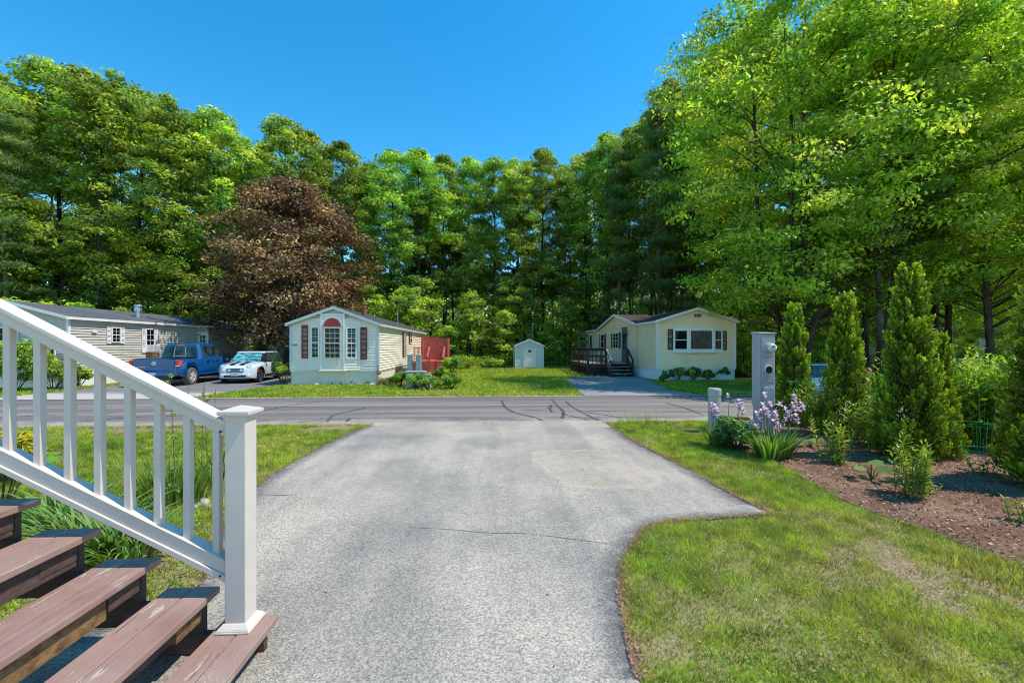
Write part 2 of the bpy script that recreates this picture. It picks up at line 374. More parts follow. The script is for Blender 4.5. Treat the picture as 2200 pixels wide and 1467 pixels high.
def m_ground():
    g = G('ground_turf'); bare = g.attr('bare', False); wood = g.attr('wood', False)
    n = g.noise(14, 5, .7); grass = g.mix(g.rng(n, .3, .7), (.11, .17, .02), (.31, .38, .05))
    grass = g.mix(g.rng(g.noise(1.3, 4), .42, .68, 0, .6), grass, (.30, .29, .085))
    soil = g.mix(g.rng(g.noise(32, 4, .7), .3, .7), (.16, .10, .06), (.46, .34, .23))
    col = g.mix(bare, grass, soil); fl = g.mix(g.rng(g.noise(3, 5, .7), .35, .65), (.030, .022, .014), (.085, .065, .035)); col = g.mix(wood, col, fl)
    g.bsdf(col, .95, .1, normal=g.bump(n, .03, .8)); M['ground'] = g.m
m_ground()
def m_mulch():
    g = G('bark_mulch'); n = g.noise(38, 5, .75, g.map((1, 1.7, 1))); col = g.mix(g.rng(n, .32, .68), (.055, .024, .016), (.36, .200, .130)); big = g.noise(1.5, 3)
    col = g.mix(g.rng(big, .4, .65, 0, .45), col, (.46, .31, .20)); g.bsdf(col, .95, .15, normal=g.bump(n, .02, 1)); M['mulch'] = g.m
m_mulch()
def m_tar():
    g = G('tar_seal'); n = g.noise(8, 4); g.bsdf(g.mix(g.rng(n, .4, .6), (.065, .061, .061), (.125, .118, .116)), .6, .4); M['tar'] = g.m
m_tar()

# ================================================================ GROUND, ROAD, DRIVEWAYS
Y0, Y1 = 9.82, 14.75
DRIVE_R = smooth([gp(1372, 1467), gp(1350, 1390), gp(1332, 1300), gp(1326, 1240), gp(1340, 1195), gp(1365, 1155), gp(1400, 1128), gp(1470, 1118), gp(1570, 1113), gp(1652, 1106)], 2) + \
    smooth([gp(1652, 1104), gp(1600, 1080), gp(1510, 1030), gp(1430, 985), gp(1350, 945), gp(1305, 912)], 1) + [(gp(1305, 912)[0] - .1, Y0 + .06)]
DRIVE_L = [(gp(800, 912)[0] + .05, Y0 + .06)] + smooth([gp(800, 914), gp(740, 937), gp(640, 990), gp(560, 1038), (-2.52, 4.2), (-2.15, 3.5), (-2.05, 3.05), (-2.35, 2.75), (-2.9, 2.72), (-4.2, 2.72)], 2)
DRIVE = [(p[0], p[1]) for p in [(1.2, -2.0)] + [(DRIVE_R[0][0] + .02, 1.0)] + DRIVE_R + DRIVE_L + [(-4.2, -2.0)]]
BEDF = smooth([gp(1640, 985)[:2], gp(1705, 1015)[:2], gp(1780, 1062)[:2], gp(1900, 1112)[:2], gp(2060, 1165)[:2], gp(2200, 1222)[:2], (4.6, 2.6), (5.6, 1.4)], 2)
BED = [(p[0], p[1]) for p in BEDF] + [(9.5, 1.4), (9.5, 9.2), (4.9, 9.2), (4.3, 8.2)]
LDRV = [(-16.2, Y1 - .05), (-16.2, 16.3), (-16.2, 26.0), (-9.6, 26.0), (-9.0, 20.0), (-9.3, 18.6), (-9.75, 16.8), (-9.9, Y1 - .05)]
RDRV = [(gp(1255, 850)[0], Y1 - .05)] + [gp(1240, 838)[:2], gp(1215, 815)[:2], (5.4, 24.3), (8.3, 24.3), (8.3, 22.3), gp(1410, 826)[:2], gp(1440, 838)[:2]] + [gp(1500, 848)[:2], (gp(1560, 850)[0], Y1 - .05)]
def hgt(x, y):
    a = np.clip((np.asarray(x) - 8.6) / 3.0, 0, 1); b = np.clip((np.asarray(y) - 15.2) / 2.0, 0, 1)
    # the house strip stays level
    c = np.where((np.asarray(x) < 13.2) & (np.asarray(y) > 18.6), 0, 1)
    return -.42 * a * a * (3 - 2 * a) * b * c
def bareness(x, y):
    n = fbm(x, y, 1.1); m = fbm(x + 9, y - 4, 2.7)
    near = (y < 9.9) & (y > .2)
    right = np.exp(-(((x - 2.9) / .9) ** 2 + ((y - 3.45) / .55) ** 2)) + .8 * np.exp(-(((x - 3.55) / .6) ** 2 + ((y - 2.75) / .35) ** 2))
    b = np.clip((m - .42) * 3.0, 0, 1) * .58 + .15 * (x > 0) + right * .6 * np.clip((fbm(x, y, 4.5) - .3) * 4, 0, 1) * np.clip((n - .25) * 3, 0, 1)
    left = np.exp(-((y - 9.35) / .28) ** 2) * np.clip((n - .35) * 4, 0, 1) * (x < -2)
    rocky = .6 * np.exp(-(((x + 2.6) / .9) ** 2 + ((y - 3.6) / .5) ** 2))
    return np.where(near, np.clip(b + left + rocky, 0, 1), np.clip((m - .62) * 2, 0, .6))
def build_ground():
    xs = np.unique(np.concatenate([np.linspace(-150, -14, 35), np.linspace(-14, 14, 281), np.linspace(14, 150, 46)]))
    ys = np.unique(np.concatenate([np.linspace(-30, -2, 8), np.linspace(-2, 17, 191), np.linspace(17, 40, 47), np.linspace(40, 260, 30)]))
    X, Y = np.meshgrid(xs, ys, indexing='ij'); nx, ny = X.shape; x, y = X.ravel(), Y.ravel()
    V = np.stack([x, y, hgt(x, y)], 1); i = np.arange(nx * ny).reshape(nx, ny)
    F = np.stack([i[:-1, :-1], i[1:, :-1], i[1:, 1:], i[:-1, 1:]], -1).reshape(-1, 4)
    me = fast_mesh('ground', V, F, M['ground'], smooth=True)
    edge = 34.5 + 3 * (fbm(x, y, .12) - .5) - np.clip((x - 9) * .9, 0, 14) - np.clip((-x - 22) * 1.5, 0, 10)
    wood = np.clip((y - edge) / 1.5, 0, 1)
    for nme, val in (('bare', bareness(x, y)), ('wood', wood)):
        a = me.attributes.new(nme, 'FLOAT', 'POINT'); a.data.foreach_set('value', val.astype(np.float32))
    tag(link('ground', me), kind='structure')
build_ground()
def sheet(name, poly, z, mat, kind='structure'):
    me = bpy.data.meshes.new(name); bm = bmesh.new()
    bm.faces.new([bm.verts.new((p[0], p[1], z)) for p in poly]); bmesh.ops.triangulate(bm, faces=bm.faces)
    bmesh.ops.recalc_face_normals(bm, faces=bm.faces)
    if bm.faces[:][0].normal.z < 0: bmesh.ops.reverse_faces(bm, faces=bm.faces)
    bm.to_mesh(me); bm.free(); me.materials.append(mat)
    return tag(link(name, me), kind=kind)
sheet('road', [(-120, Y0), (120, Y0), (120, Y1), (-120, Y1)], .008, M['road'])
m_far_drive('shoulder_sand', (.26, .19, .14), (.50, .40, .31))
for ya, yb in ((Y1 - .03, Y1 + .26), (Y0 - .16, Y0 + .03)): sheet('road_shoulder', [(-60, ya), (60, ya), (60, yb), (-60, yb)], .005, M['shoulder_sand'])
sheet('driveway', DRIVE, .016, M['driveway_asphalt'])
sheet('left_driveway', LDRV, .014, M['left_drive']); sheet('right_driveway', RDRV, .014, M['right_drive'])
sheet('garden_bed', BED, .012, M['mulch'])
def ribbon(name, P, w0, w1, z, mat, inner=1, kind='structure', rag=0.02, seed=1):
    """rim strip along the polyline, attribute edge = 1 outside"""
    r = RS(seed); Q = []
    for a, b in zip(P[:-1], P[1:]):
        L = math.hypot(b[0] - a[0], b[1] - a[1]); k = max(1, int(L / .06))
        Q += [(a[0] + (b[0] - a[0]) * i / k, a[1] + (b[1] - a[1]) * i / k) for i in range(k)]
    Q.append(P[-1][:2]); V = []; E = []
    for i, p in enumerate(Q):
        a, b = Q[max(0, i - 1)], Q[min(len(Q) - 1, i + 1)]; d = np.array([b[0] - a[0], b[1] - a[1]]); d = d / (np.linalg.norm(d) + 1e-9); nn = np.array([-d[1], d[0]]) * inner
        o = rag * (r.rand() - .5) * 2
        V += [(p[0] - nn[0] * (w0 + o), p[1] - nn[1] * (w0 + o), z), (p[0] + nn[0] * w1 * .35, p[1] + nn[1] * w1 * .35, z), (p[0] + nn[0] * w1, p[1] + nn[1] * w1, z)]; E += [1, .8, 0]
    F = []
    for i in range(len(Q) - 1):
        for k in (0, 1): F.append((3 * i + k, 3 * i + k + 1, 3 * i + 4 + k, 3 * i + 3 + k))
    me = fast_mesh(name, V, F, mat); a = me.attributes.new('edge', 'FLOAT', 'POINT'); a.data.foreach_set('value', np.array(E, dtype=np.float32))
    return tag(link(name, me), kind=kind)
NA = next(i for i, p in enumerate(DRIVE_R) if abs(p[0] - gp(1652, 1106)[0]) < 1e-6 and abs(p[1] - gp(1652, 1106)[1]) < 1e-6)
ribbon('driveway_edge', DRIVE_R[:NA - 1], .02, .20, .0175, M['driveway_rim'], 1, seed=3)
ribbon('driveway_edge', DRIVE_R[NA + 3:-2], .02, .22, .0178, M['driveway_rim'], 1, seed=5)
ribbon('driveway_edge', DRIVE_L[2:-3], .02, .22, .0175, M['driveway_rim'], 1, seed=4)
# tar seams and cracks
def seam(P, w, z, mat, name='road_crack', seed=0):
    r = RS(seed); P = smooth(P, 2); V = []; 
    for i, p in enumerate(P):
        a, b = P[max(0, i - 1)], P[min(len(P) - 1, i + 1)]; d = np.array([b[0] - a[0], b[1] - a[1]]); d /= np.linalg.norm(d) + 1e-9
        ww = w * (.5 + r.rand()) * .5; V += [(p[0] - d[1] * ww, p[1] + d[0] * ww, z), (p[0] + d[1] * ww, p[1] - d[0] * ww, z)]
    F = [(2 * i, 2 * i + 1, 2 * i + 3, 2 * i + 2) for i in range(len(P) - 1)]
    return V, F
def seams(name, lst, z, mat):
    V = []; F = []
    for k, (P, w_) in enumerate(lst):
        v, f = seam([gp(*p)[:2] for p in P], w_, z, mat, seed=k); F += [tuple(i + len(V) for i in q) for q in f]; V += v
    tag(link(name, fast_mesh(name, V, F, mat)), kind='structure')
seams('road_crack', [([(1078, 861), (1084, 875), (1105, 888), (1150, 897), (1165, 904)], .07), ([(1186, 859), (1198, 873), (1212, 884), (1208, 900)], .09), ([(1215, 862), (1230, 876), (1262, 892), (1285, 904)], .06),
    ([(1184, 870), (1180, 878), (1186, 886)], .10), ([(1258, 886), (1300, 892), (1338, 898)], .05), ([(1430, 866), (1470, 876), (1510, 892)], .06), ([(1208, 890), (1240, 897), (1262, 903)], .06),
    ([(788, 876), (750, 884), (715, 892), (702, 906)], .07), ([(560, 884), (640, 868), (700, 862)], .05), ([(500, 876), (900, 874), (1080, 873)], .04), ([(0, 897), (150, 890), (330, 885), (460, 878)], .06), ([(60, 880), (260, 876), (420, 872)], .03),
    ([(150, 910), (260, 897), (400, 893)], .05), ([(752, 899), (744, 906)], .06), ([(1120, 881), (1300, 884), (1560, 886)], .03)], .013, M['tar'])
seams('driveway_crack', [([(880, 1136), (985, 1142), (1060, 1150), (1125, 1148), (1180, 1155), (1240, 1163), (1310, 1172)], .005), ([(1045, 915), (1060, 925), (1080, 936)], .012), ([(700, 936), (860, 940), (1000, 937)], .008), ([(500, 1065), (640, 1067)], .006)], .0185, M['tar'])
# ================================================================ PORCH STAIRS WITH WHITE RAILING
def stairs():
    t = thing('porch_stairs', 'brown painted wooden porch stairs with white vinyl railing and newel post in the foreground', 'stairs', (-2.0, 2.0, 0))
    XF, YF, RUN, RISE = -1.235, 2.615, .331, .177
    for k in range(5):
        z = .17 + RISE * k; x = XF - RUN * k; m = MB(); th = .038; r = RS(k)
        m.box(x - .142, x, .85, YF + r.rand() * .006, z - th, z)
        m.box(x - .142 * 2 - .006, x - .148, .85, YF - .004 + r.rand() * .006, z - th, z - .001)
        m.build('tread', M['tread'], t, bevel=.005)
    # stringers: saw-tooth boards under the treads (outer painted, inner raw) with blocks
    def stringer(y0, y1, mat, cut=.0):
        m = MB()
        for k in range(5):
            z = .17 + RISE * k - .04; x = XF - RUN * k - .035
            m.box(x - RUN - .002 * k, x - .001 * k, y0, y1 - .0015 * k, max(0, z - .30), z - .0006 * k)
        m.build('stringer', mat, t)
    stringer(YF - .095, YF - .055, M['stained']); stringer(1.62, 1.66, M['rawwood']); stringer(.93, .97, M['stained'])
    for k in range(1, 5):
        z = .17 + RISE * k; x = XF - RUN * k; m = MB()
        m.box(x - .075, x - .037, YF - .30, YF - .1, z - .135, z - .041); m.build('cleat', M['rawwood' if k == 1 else 'stained'], t, bevel=.003)
        m = MB(); m.box(x - .10, x - .062, 1.0, YF - .31, z - .16 + .05, z - .043); m.build('cross_brace', M['stained'], t)
    for k in range(1, 5):
        z = .17 + RISE * k; x = XF - RUN * k; m = MB(); lo = z - .177 + (.07 if k == 1 else .012)
        m.box(x - .060, x - .041, .93, YF - .31 if k == 2 else YF - .1, lo, z - .0395); m.build('riser', M['rawwood' if k == 2 else 'stained'], t, bevel=.002)
    # newel post
    px0, px1, py0, py1 = -1.460, -1.346, 2.476, 2.592
    m = MB(); m.box(px0, px1, py0, py1, .171, 1.362); post = m.build('newel_post', M['vinyl_white'], t, bevel=.006, bseg=3)
    cx, cy = (px0 + px1) / 2, (py0 + py1) / 2; m = MB()
    def ring(h, z): return [(cx - h, cy - h, z), (cx + h, cy - h, z), (cx + h, cy + h, z), (cx - h, cy + h, z)]
    m.hexa(ring(.062, 1.335) + ring(.062, 1.352)); m.hexa(ring(.066, 1.352) + ring(.078, 1.366)); m.hexa(ring(.084, 1.367) + ring(.084, 1.386)); m.hexa(ring(.083, 1.3865) + ring(.004, 1.412))
    m.build('post_cap', M['vinyl_white'], post, bevel=.002)
    m = MB(); m.hexa(ring(.092, .171) + ring(.092, .180)); m.hexa(ring(.089, .1805) + ring(.086, .189)); m.hexa(ring(.085, .1895) + ring(.064, .212)); m.build('post_base', M['vinyl_white'], post, bevel=.002)
    # rails: swept boxes parallel to the stair slope
    S = RISE / RUN; L = 1.95
    def rail(name, z0, prof, par):
        """prof list of (y0,y1,dz0,dz1)"""
        m = MB()
        for y0, y1, a, b in prof:
            m.hexa([(px0, y0, z0 + a), (px0 - L, y0, z0 + a + L * S), (px0 - L, y1, z0 + a + L * S), (px0, y1, z0 + a),
                    (px0, y0, z0 + b), (px0 - L, y0, z0 + b + L * S), (px0 - L, y1, z0 + b + L * S), (px0, y1, z0 + b)])
        return m.build(name, M['vinyl_white'], par, bevel=.004)
    rail('top_rail', 1.235, [(2.500, 2.568, 0, .052), (2.489, 2.579, .0525, .066), (2.480, 2.588, .0665, .094)], t)
    rail('bottom_rail', .430, [(2.488, 2.580, 0, .036), (2.500, 2.568, .0365, .112), (2.494, 2.574, .1125, .120)], t)
    n = 0
    for k in range(13):
        x = -1.530 - .1585 * k; w = .0185; zb = .43 + (px0 - x) * S + .113; zt = 1.235 + (px0 - x) * S + .01
        if x < px0 - L + .05: break
        m = MB(); m.hexa([(x - w, 2.515, zb + w * S), (x + w, 2.515, zb - w * S), (x + w, 2.553, zb - w * S), (x - w, 2.553, zb + w * S),
                (x - w, 2.515, zt + w * S), (x + w, 2.515, zt - w * S), (x + w, 2.553, zt - w * S), (x - w, 2.553, zt + w * S)])
        m.build('baluster', M['vinyl_white'], t, bevel=.002)
    for z in (.47, 1.27):
        m = MB(); m.lathe([(.007, 0), (.007, .004), (.003, .005)], (px0 - .03, 2.488, z), 'y', 10); m.build('screw', M['black_metal'], t)
    # landing and its post out of frame carry the upper end
    m = MB(); m.box(-4.6, -2.93, .85, YF, 1.017, 1.055); m.build('landing', M['tread'], t, bevel=.004)
    m = MB(); m.box(-3.52, -3.405, 2.476, 2.592, 0, 2.40); m.build('upper_post', M['vinyl_white'], t, bevel=.004)
    for yy in (.95, 2.4): m = MB(); m.box(-4.5, -4.4, yy, yy + .1, 0, 1.016); m.build('support_post', M['stained'], t)
    return t
stairs()

# ================================================================ HOUSE HELPERS
class Fr:    # a vertical wall frame: origin, u direction, outward normal
    def __init__(s, o, u, n): s.o = Vector(o); s.u = Vector(u).normalized(); s.n = Vector(n).normalized()
    def p(s, u, z, d=0): q = s.o + s.u * u + s.n * d; return (q.x, q.y, z)
    def box(s, m, u0, u1, z0, z1, d0, d1, mi=0):
        return m.hexa([s.p(u0, z0, d0), s.p(u1, z0, d0), s.p(u1, z0, d1), s.p(u0, z0, d1), s.p(u0, z1, d0), s.p(u1, z1, d0), s.p(u1, z1, d1), s.p(u0, z1, d1)], mi)
def laps(m, fr, z0, z1, lim, course=.115, lip=.034, d=0.0):
    n = max(1, int(round((z1 - z0) / course))); c = (z1 - z0) / n
    for i in range(n):
        a = z0 + i * c; b = a + c; la = lim(a); lb = lim(b)
        if la is None: continue
        if lb is None or lb[1] - lb[0] < .01: lb = ((la[0] + la[1]) / 2 - .005, (la[0] + la[1]) / 2 + .005)
        m.add([fr.p(la[0], a, d + lip), fr.p(la[1], a, d + lip), fr.p(lb[1], b, d + .001), fr.p(lb[0], b, d + .001)], [(0, 1, 2, 3)])
        m.add([fr.p(la[0], a, d + lip), fr.p(la[1], a, d + lip), fr.p(la[1], a, d), fr.p(la[0], a, d)], [(3, 2, 1, 0)])
def window(par, fr, u0, u1, z0, z1, gx=2, gz=2, d=.036, fw=.045, sash=True, backing='curtain_dark', frame='trim_white', glass='clear', mw=.016):
    m = MB()
    fr.box(m, u0, u0 + fw, z0, z1, d, d + .05); fr.box(m, u1 - fw, u1, z0, z1, d, d + .05)
    fr.box(m, u0 + fw, u1 - fw, z1 - fw, z1, d, d + .049); fr.box(m, u0 + fw, u1 - fw, z0, z0 + fw, d, d + .052)
    zm = (z0 + z1) / 2
    if sash: fr.box(m, u0 + fw, u1 - fw, zm - .022, zm + .022, d, d + .045)
    halves = [(z0 + fw, zm - .022), (zm + .022, z1 - fw)] if sash else [(z0 + fw, z1 - fw)]
    for a, b in halves:
        for i in range(1, gx): x = u0 + fw + (u1 - u0 - 2 * fw) * i / gx; fr.box(m, x - mw / 2, x + mw / 2, a, b, d + .02, d + .034)
        for i in range(1, gz): z = a + (b - a) * i / gz; fr.box(m, u0 + fw, u1 - fw, z - mw / 2, z + mw / 2, d + .02, d + .0335)
    w_ = m.build('window', M[frame], par)
    m = MB(); m.add([fr.p(u0 + fw, z0 + fw, d + .018), fr.p(u1 - fw, z0 + fw, d + .018), fr.p(u1 - fw, z1 - fw, d + .018), fr.p(u0 + fw, z1 - fw, d + .018)], [(0, 1, 2, 3)]); m.build('pane', M[glass], w_)
    m = MB(); n = max(4, int((u1 - u0) / .035))
    vs = [];
    for i in range(n + 1):
        u = u0 + fw + (u1 - u0 - 2 * fw) * i / n; q = d + .004 + .005 * (i % 2)
        vs += [fr.p(u, z0 + fw, q), fr.p(u, z1 - fw, q)]
    m.add(vs, [(2 * i, 2 * i + 2, 2 * i + 3, 2 * i + 1) for i in range(n)]); m.build('curtain', M[backing], w_)
    return w_
def shutter(par, fr, u0, u1, z0, z1, mat, d=.036):
    m = MB(); t = .035
    fr.box(m, u0, u0 + t, z0, z1, d, d + .03); fr.box(m, u1 - t, u1, z0, z1, d, d + .03)
    for a, b in ((z0, z0 + .06), ((z0 + z1) / 2 - .03, (z0 + z1) / 2 + .03), (z1 - .06, z1)): fr.box(m, u0 + t, u1 - t, a, b, d, d + .0295)
    n = int((z1 - z0) / .055)
    for i in range(n):
        z = z0 + (i + .3) * (z1 - z0) / n
        m.hexa([fr.p(u0 + t, z, d + .004), fr.p(u1 - t, z, d + .004), fr.p(u1 - t, z, d + .024), fr.p(u0 + t, z, d + .024),
                fr.p(u0 + t, z + .035, d + .001), fr.p(u1 - t, z + .035, d + .001), fr.p(u1 - t, z + .035, d + .006), fr.p(u0 + t, z + .035, d + .006)])
    m.build('shutter', M[mat], par)
def roofslab(m, A, B, C, D_, t):      # quad of the roof surface with thickness t downwards
    m.hexa([(p[0], p[1], p[2] - t) for p in (A, B, C, D_)] + [A, B, C, D_])
def gable_home(t, x0, x1, y0, y1, zs, ze, zp, sid, skirt, roofm, fascia, ov=.22, rake=.2, lapc=.118, skirtpat=.12, cut=None):
    xm = (x0 + x1) / 2
    def lim(z):
        if z <= ze: return (0, x1 - x0)
        k = (z - ze) / (zp - ze); h = (x1 - x0) / 2
        return (h * k, (x1 - x0) - h * k) if k < 1 else None
    F = Fr((x0, y0, 0), (1, 0, 0), (0, -1, 0)); Bk = Fr((x1, y1, 0), (-1, 0, 0), (0, 1, 0)); Rr = Fr((x1, y0, 0), (0, 1, 0), (1, 0, 0)); Lf = Fr((x0, y1, 0), (0, -1, 0), (-1, 0, 0))
    m = MB()
    laps(m, F, zs, zp - .02, lim, lapc); m.build('front_wall', M[sid], t)
    m = MB(); laps(m, Bk, zs, zp - .02, lim, lapc); m.build('rear_wall', M[sid], t)
    m = MB(); laps(m, Rr, zs, ze, lambda z: (0, y1 - y0), lapc); m.build('side_wall', M[sid], t)
    m = MB(); laps(m, Lf, zs, ze, lambda z: (0, y1 - y0), lapc); m.build('side_wall', M[sid], t)
    # skirting as ribbed panels
    m = MB()
    for fr, L in ((F, x1 - x0), (Rr, y1 - y0), (Bk, x1 - x0), (Lf, y1 - y0)):
        n = max(2, int(L / skirtpat)); vs = []
        for i in range(n + 1):
            for dd, du in ((-.03, -.35), (-.018, -.25), (-.018, .25), (-.03, .35)):
                u = min(max((i + du) * L / n, 0), L); vs += [fr.p(u, 0, dd), fr.p(u, zs - .03, dd)]
        k = len(vs) // 2; m.add(vs, [(2 * i, 2 * i + 2, 2 * i + 3, 2 * i + 1) for i in range(k - 1)])
        fr.box(m, 0, L, zs - .06, zs - .004, -.03, .012)
    m.build('skirting', M[skirt], t)
    for xx, sx in ((x0, 1), (x1, -1)):
        for yy, sy in ((y0, 1), (y1, -1)):
            m = MB(); m.box(min(xx - .042 * sx, xx + .06 * sx), max(xx - .042 * sx, xx + .06 * sx), min(yy - .042 * sy, yy - .004 * sy), max(yy - .042 * sy, yy - .004 * sy), zs, ze)
            m.box(min(xx - .0415 * sx, xx - .004 * sx), max(xx - .0415 * sx, xx - .004 * sx), min(yy - .0035 * sy, yy + .06 * sy), max(yy - .0035 * sy, yy + .06 * sy), zs, ze - .001); m.build('corner_trim', M[fascia], t)
    s = (zp - ze) / (xm - x0); a, b = y0 - rake, y1 + rake; zo = ze - ov * s; th = .07
    m = MB()
    if cut:
        for p, q in ((a, cut[0]), (cut[1], b)): roofslab(m, (x0 - ov, p, zo + th), (xm, p, zp + th), (xm, q, zp + th), (x0 - ov, q, zo + th), th * .6)
        roofslab(m, (x0 + .05, cut[0], ze + th + .05 * s), (xm, cut[0], zp + th), (xm, cut[1], zp + th), (x0 + .05, cut[1], ze + th + .05 * s), th * .6)
    else: roofslab(m, (x0 - ov, a, zo + th), (xm, a, zp + th), (xm, b, zp + th), (x0 - ov, b, zo + th), th * .6)
    roofslab(m, (xm, a, zp + th), (x1 + ov, a, zo + th), (x1 + ov, b, zo + th), (xm, b, zp + th), th * .6)
    roof = m.build('roof', M[roofm], t)
    m = MB(); g = .012
    for yy in (a - .001, b - .03):
        for sx in (-1, 1):
            xe = xm + sx * (xm - x0 + ov + .004)
            m.hexa([(xe, yy - g, zo - .07), (xm, yy - g, zp - .07), (xm, yy + .03, zp - .07), (xe, yy + .03, zo - .07),
                    (xe, yy - g, zo + th - .01), (xm, yy - g, zp + th - .01), (xm, yy + .03, zp + th - .01), (xe, yy + .03, zo + th - .01)])
    for xe in (x0 - ov - .02, x1 + ov):
        for p, q in (((a + .031, cut[0]), (cut[1], b - .031)) if cut and xe < x0 else ((a + .031, b - .031),)): m.box(xe, xe + .02, p, q, zo - .065, zo + .045)
    m.build('fascia', M[fascia], t)
    m = MB()
    for p, q in (((a + .03, cut[0]), (cut[1], b - .03)) if cut else ((a + .03, b - .03),)): m.box(x0 - ov, x0, p, q, zo - .06, zo - .045)
    m.box(x1, x1 + ov, a + .03, b - .03, zo - .06, zo - .045); m.build('soffit', M[fascia], t)
    return F, Rr, Lf, roof
def pipe(par, x, y, z0, z1, r, mat='metal_pipe'):
    m = MB(); m.lathe([(r * 1.5, 0), (r * 1.5, .03), (r, .04), (r, (z1 - z0) * .55), (r * 1.25, (z1 - z0) * .56), (r * 1.25, (z1 - z0) * .78), (r * .9, (z1 - z0) * .79), (r * .9, (z1 - z0) * .86), (r * 1.4, (z1 - z0) * .87), (r * 1.2, z1 - z0)], (x, y, z0), n=16)
    return m.build('vent_pipe', M[mat], par, smooth=False)

# ================================================================ MIDDLE HOME (cream, dark red shutters)
def middle_home():
    x0, x1, y0, y1 = -8.76, -4.94, 19.69, 33.6; zs, ze, zp = .62, 2.72, 3.42
    t = thing('mobile_home', 'cream mobile home with dark red shutters and a tall arched front window', 'house', ((x0 + x1) / 2, (y0 + y1) / 2, 0), 'mobile homes across the road')
    F, R, L, roof = gable_home(t, x0, x1, y0, y1, zs, ze, zp, 'siding_cream', 'skirt_green', 'roof_charcoal', 'trim_blue_grey', ov=.16, rake=.22)
    U = lambda px: onY(y0, px)[0] - x0
    zc = lambda py: zat(py, onY(y0, 715)[1])
    ua, ub, uc, ud = U(664.5), U(694), U(742), U(773.5)
    # shallow angled bay across the middle of the front
    k = .17
    top = lambda u: ze + (zp - ze) * (1 - abs(u - (x1 - x0) / 2) / ((x1 - x0) / 2)) - .07
    m = MB(); Fc = Fr((x0 + ub, y0 - k, 0), (1, 0, 0), (0, -1, 0)); W_ = uc - ub
    laps(m, Fc, zs + .04, min(top(ub), top(uc)), lambda z: (0, W_)); 
    Fl = Fr((x0 + ua, y0 - .022, 0), (ub - ua, -k + .022, 0), (-(k - .022), -(ub - ua), 0)); Ll = math.hypot(ub - ua, k - .022)
    Fq = Fr((x0 + uc, y0 - k, 0), (ud - uc, k - .022, 0), ((k - .022), -(ud - uc), 0)); Lq = math.hypot(ud - uc, k - .022)
    laps(m, Fl, zs + .04, top(ua) , lambda z: (0, Ll)); laps(m, Fq, zs + .04, top(ud), lambda z: (0, Lq))
    c = [(x0 + ua, y0), (x0 + ub, y0 - k), (x0 + uc, y0 - k), (x0 + ud, y0)]
    m.add([(c[1][0], c[1][1], top(ub)), (c[2][0], c[2][1], top(uc)), (c[2][0], y0, top(uc)), (c[1][0], y0, top(ub))], [(0, 1, 2, 3)])
    m.add([(c[0][0], c[0][1], zs + .04), (c[1][0], c[1][1], zs + .04), (c[2][0], c[2][1], zs + .04), (c[3][0], c[3][1], zs + .04)], [(0, 1, 2, 3)])
    bay = m.build('bay_front', M['siding_cream'], t)
    m = MB()
    for (x, y) in c:
        m.box(x - .035, x + .035, y - .045, y - .0, zs + .03, top(x - x0) - .01)
    m.box(c[1][0] - .12, c[2][0] + .12, y0 - k - .07, y0 - k + .05, zs - .005, zs + .038)
    m.build('bay_trim', M['trim_white'], bay)
    window(bay, Fc, U(700) - ub, U(736) - ub, zc(771), zc(703), 3, 3, .02, .05, backing='curtain_dark', frame='vinyl_white')
    # arched red fan over the window
    cx = (U(698.5) + U(737)) / 2 - ub; rr = (U(736.5) - U(699)) / 2; zb = zc(702); m = MB(); n = 20
    arc = lambda r, d: [Fc.p(cx + r * math.cos(PI * i / n), zb + r * .98 * math.sin(PI * i / n), d) for i in range(n + 1)]
    a0, a1 = arc(rr, .03), arc(rr, .062); m.add(a0 + a1, [tuple(range(n + 1, 2 * n + 2))] + [(i, i + 1, n + 2 + i, n + 1 + i) for i in range(n)])
    for i in range(1, 10):
        a = PI * i / 10; m.tube([Fc.p(cx, zb + .02, .06), Fc.p(cx + rr * .9 * math.cos(a), zb + rr * .9 * math.sin(a), .066)], [.006, .018], 5)
    m.build('arched_panel', M['fan_red'], bay)
    m = MB(); b0, b1, b2, b3 = arc(rr, .02), arc(rr + .04, .02), arc(rr, .075), arc(rr + .04, .075); N = n + 1
    m.add(b0 + b1 + b2 + b3, [(2 * N + i, 2 * N + i + 1, 3 * N + i + 1, 3 * N + i) for i in range(n)] + [(N + i, N + i + 1, 3 * N + i + 1, 3 * N + i) for i in range(n)] + [(i, i + 1, 2 * N + i + 1, 2 * N + i) for i in range(n)])
    m.build('arch_trim', M['trim_blue_grey'], bay)
    window(bay, Fl, Ll * .22, Ll * .86, zc(769.5), zc(702), 2, 3, .02, .05)
    window(bay, Fq, Lq * .14, Lq * .80, zc(770.5), zc(703.5), 2, 3, .02, .05)
    shutter(t, F, U(649), U(663), zc(769.5), zc(698.5), 'shutter_red'); shutter(t, F, U(775), U(789), zc(772), zc(703), 'shutter_red')
    # house number
    u, z, s = U(629.5), zc(742.5), .02
    SEG = {'3': 'abgcd', '1': 'bc', '0': 'abcdef'}; P = {'a': (0, 2, 1, 2), 'b': (1, 1, 1, 2), 'c': (1, 0, 1, 1), 'd': (0, 0, 1, 0), 'e': (0, 0, 0, 1), 'f': (0, 1, 0, 2), 'g': (0, 1, 1, 1)}
    for i, ch in enumerate('310'):
        m = MB()
        for q in SEG[ch]:
            a, b, c_, d = P[q]; ox = u + i * .065
            F.box(m, ox + min(a, c_) * .034 - .006, ox + max(a, c_) * .034 + .006, z + min(b, d) * .036 - .006, z + max(b, d) * .036 + .006, .036, .046)
        m.build('digit', M['black_metal'], t)
    # side windows with red shutters
    V = lambda px: onX(x1, px)
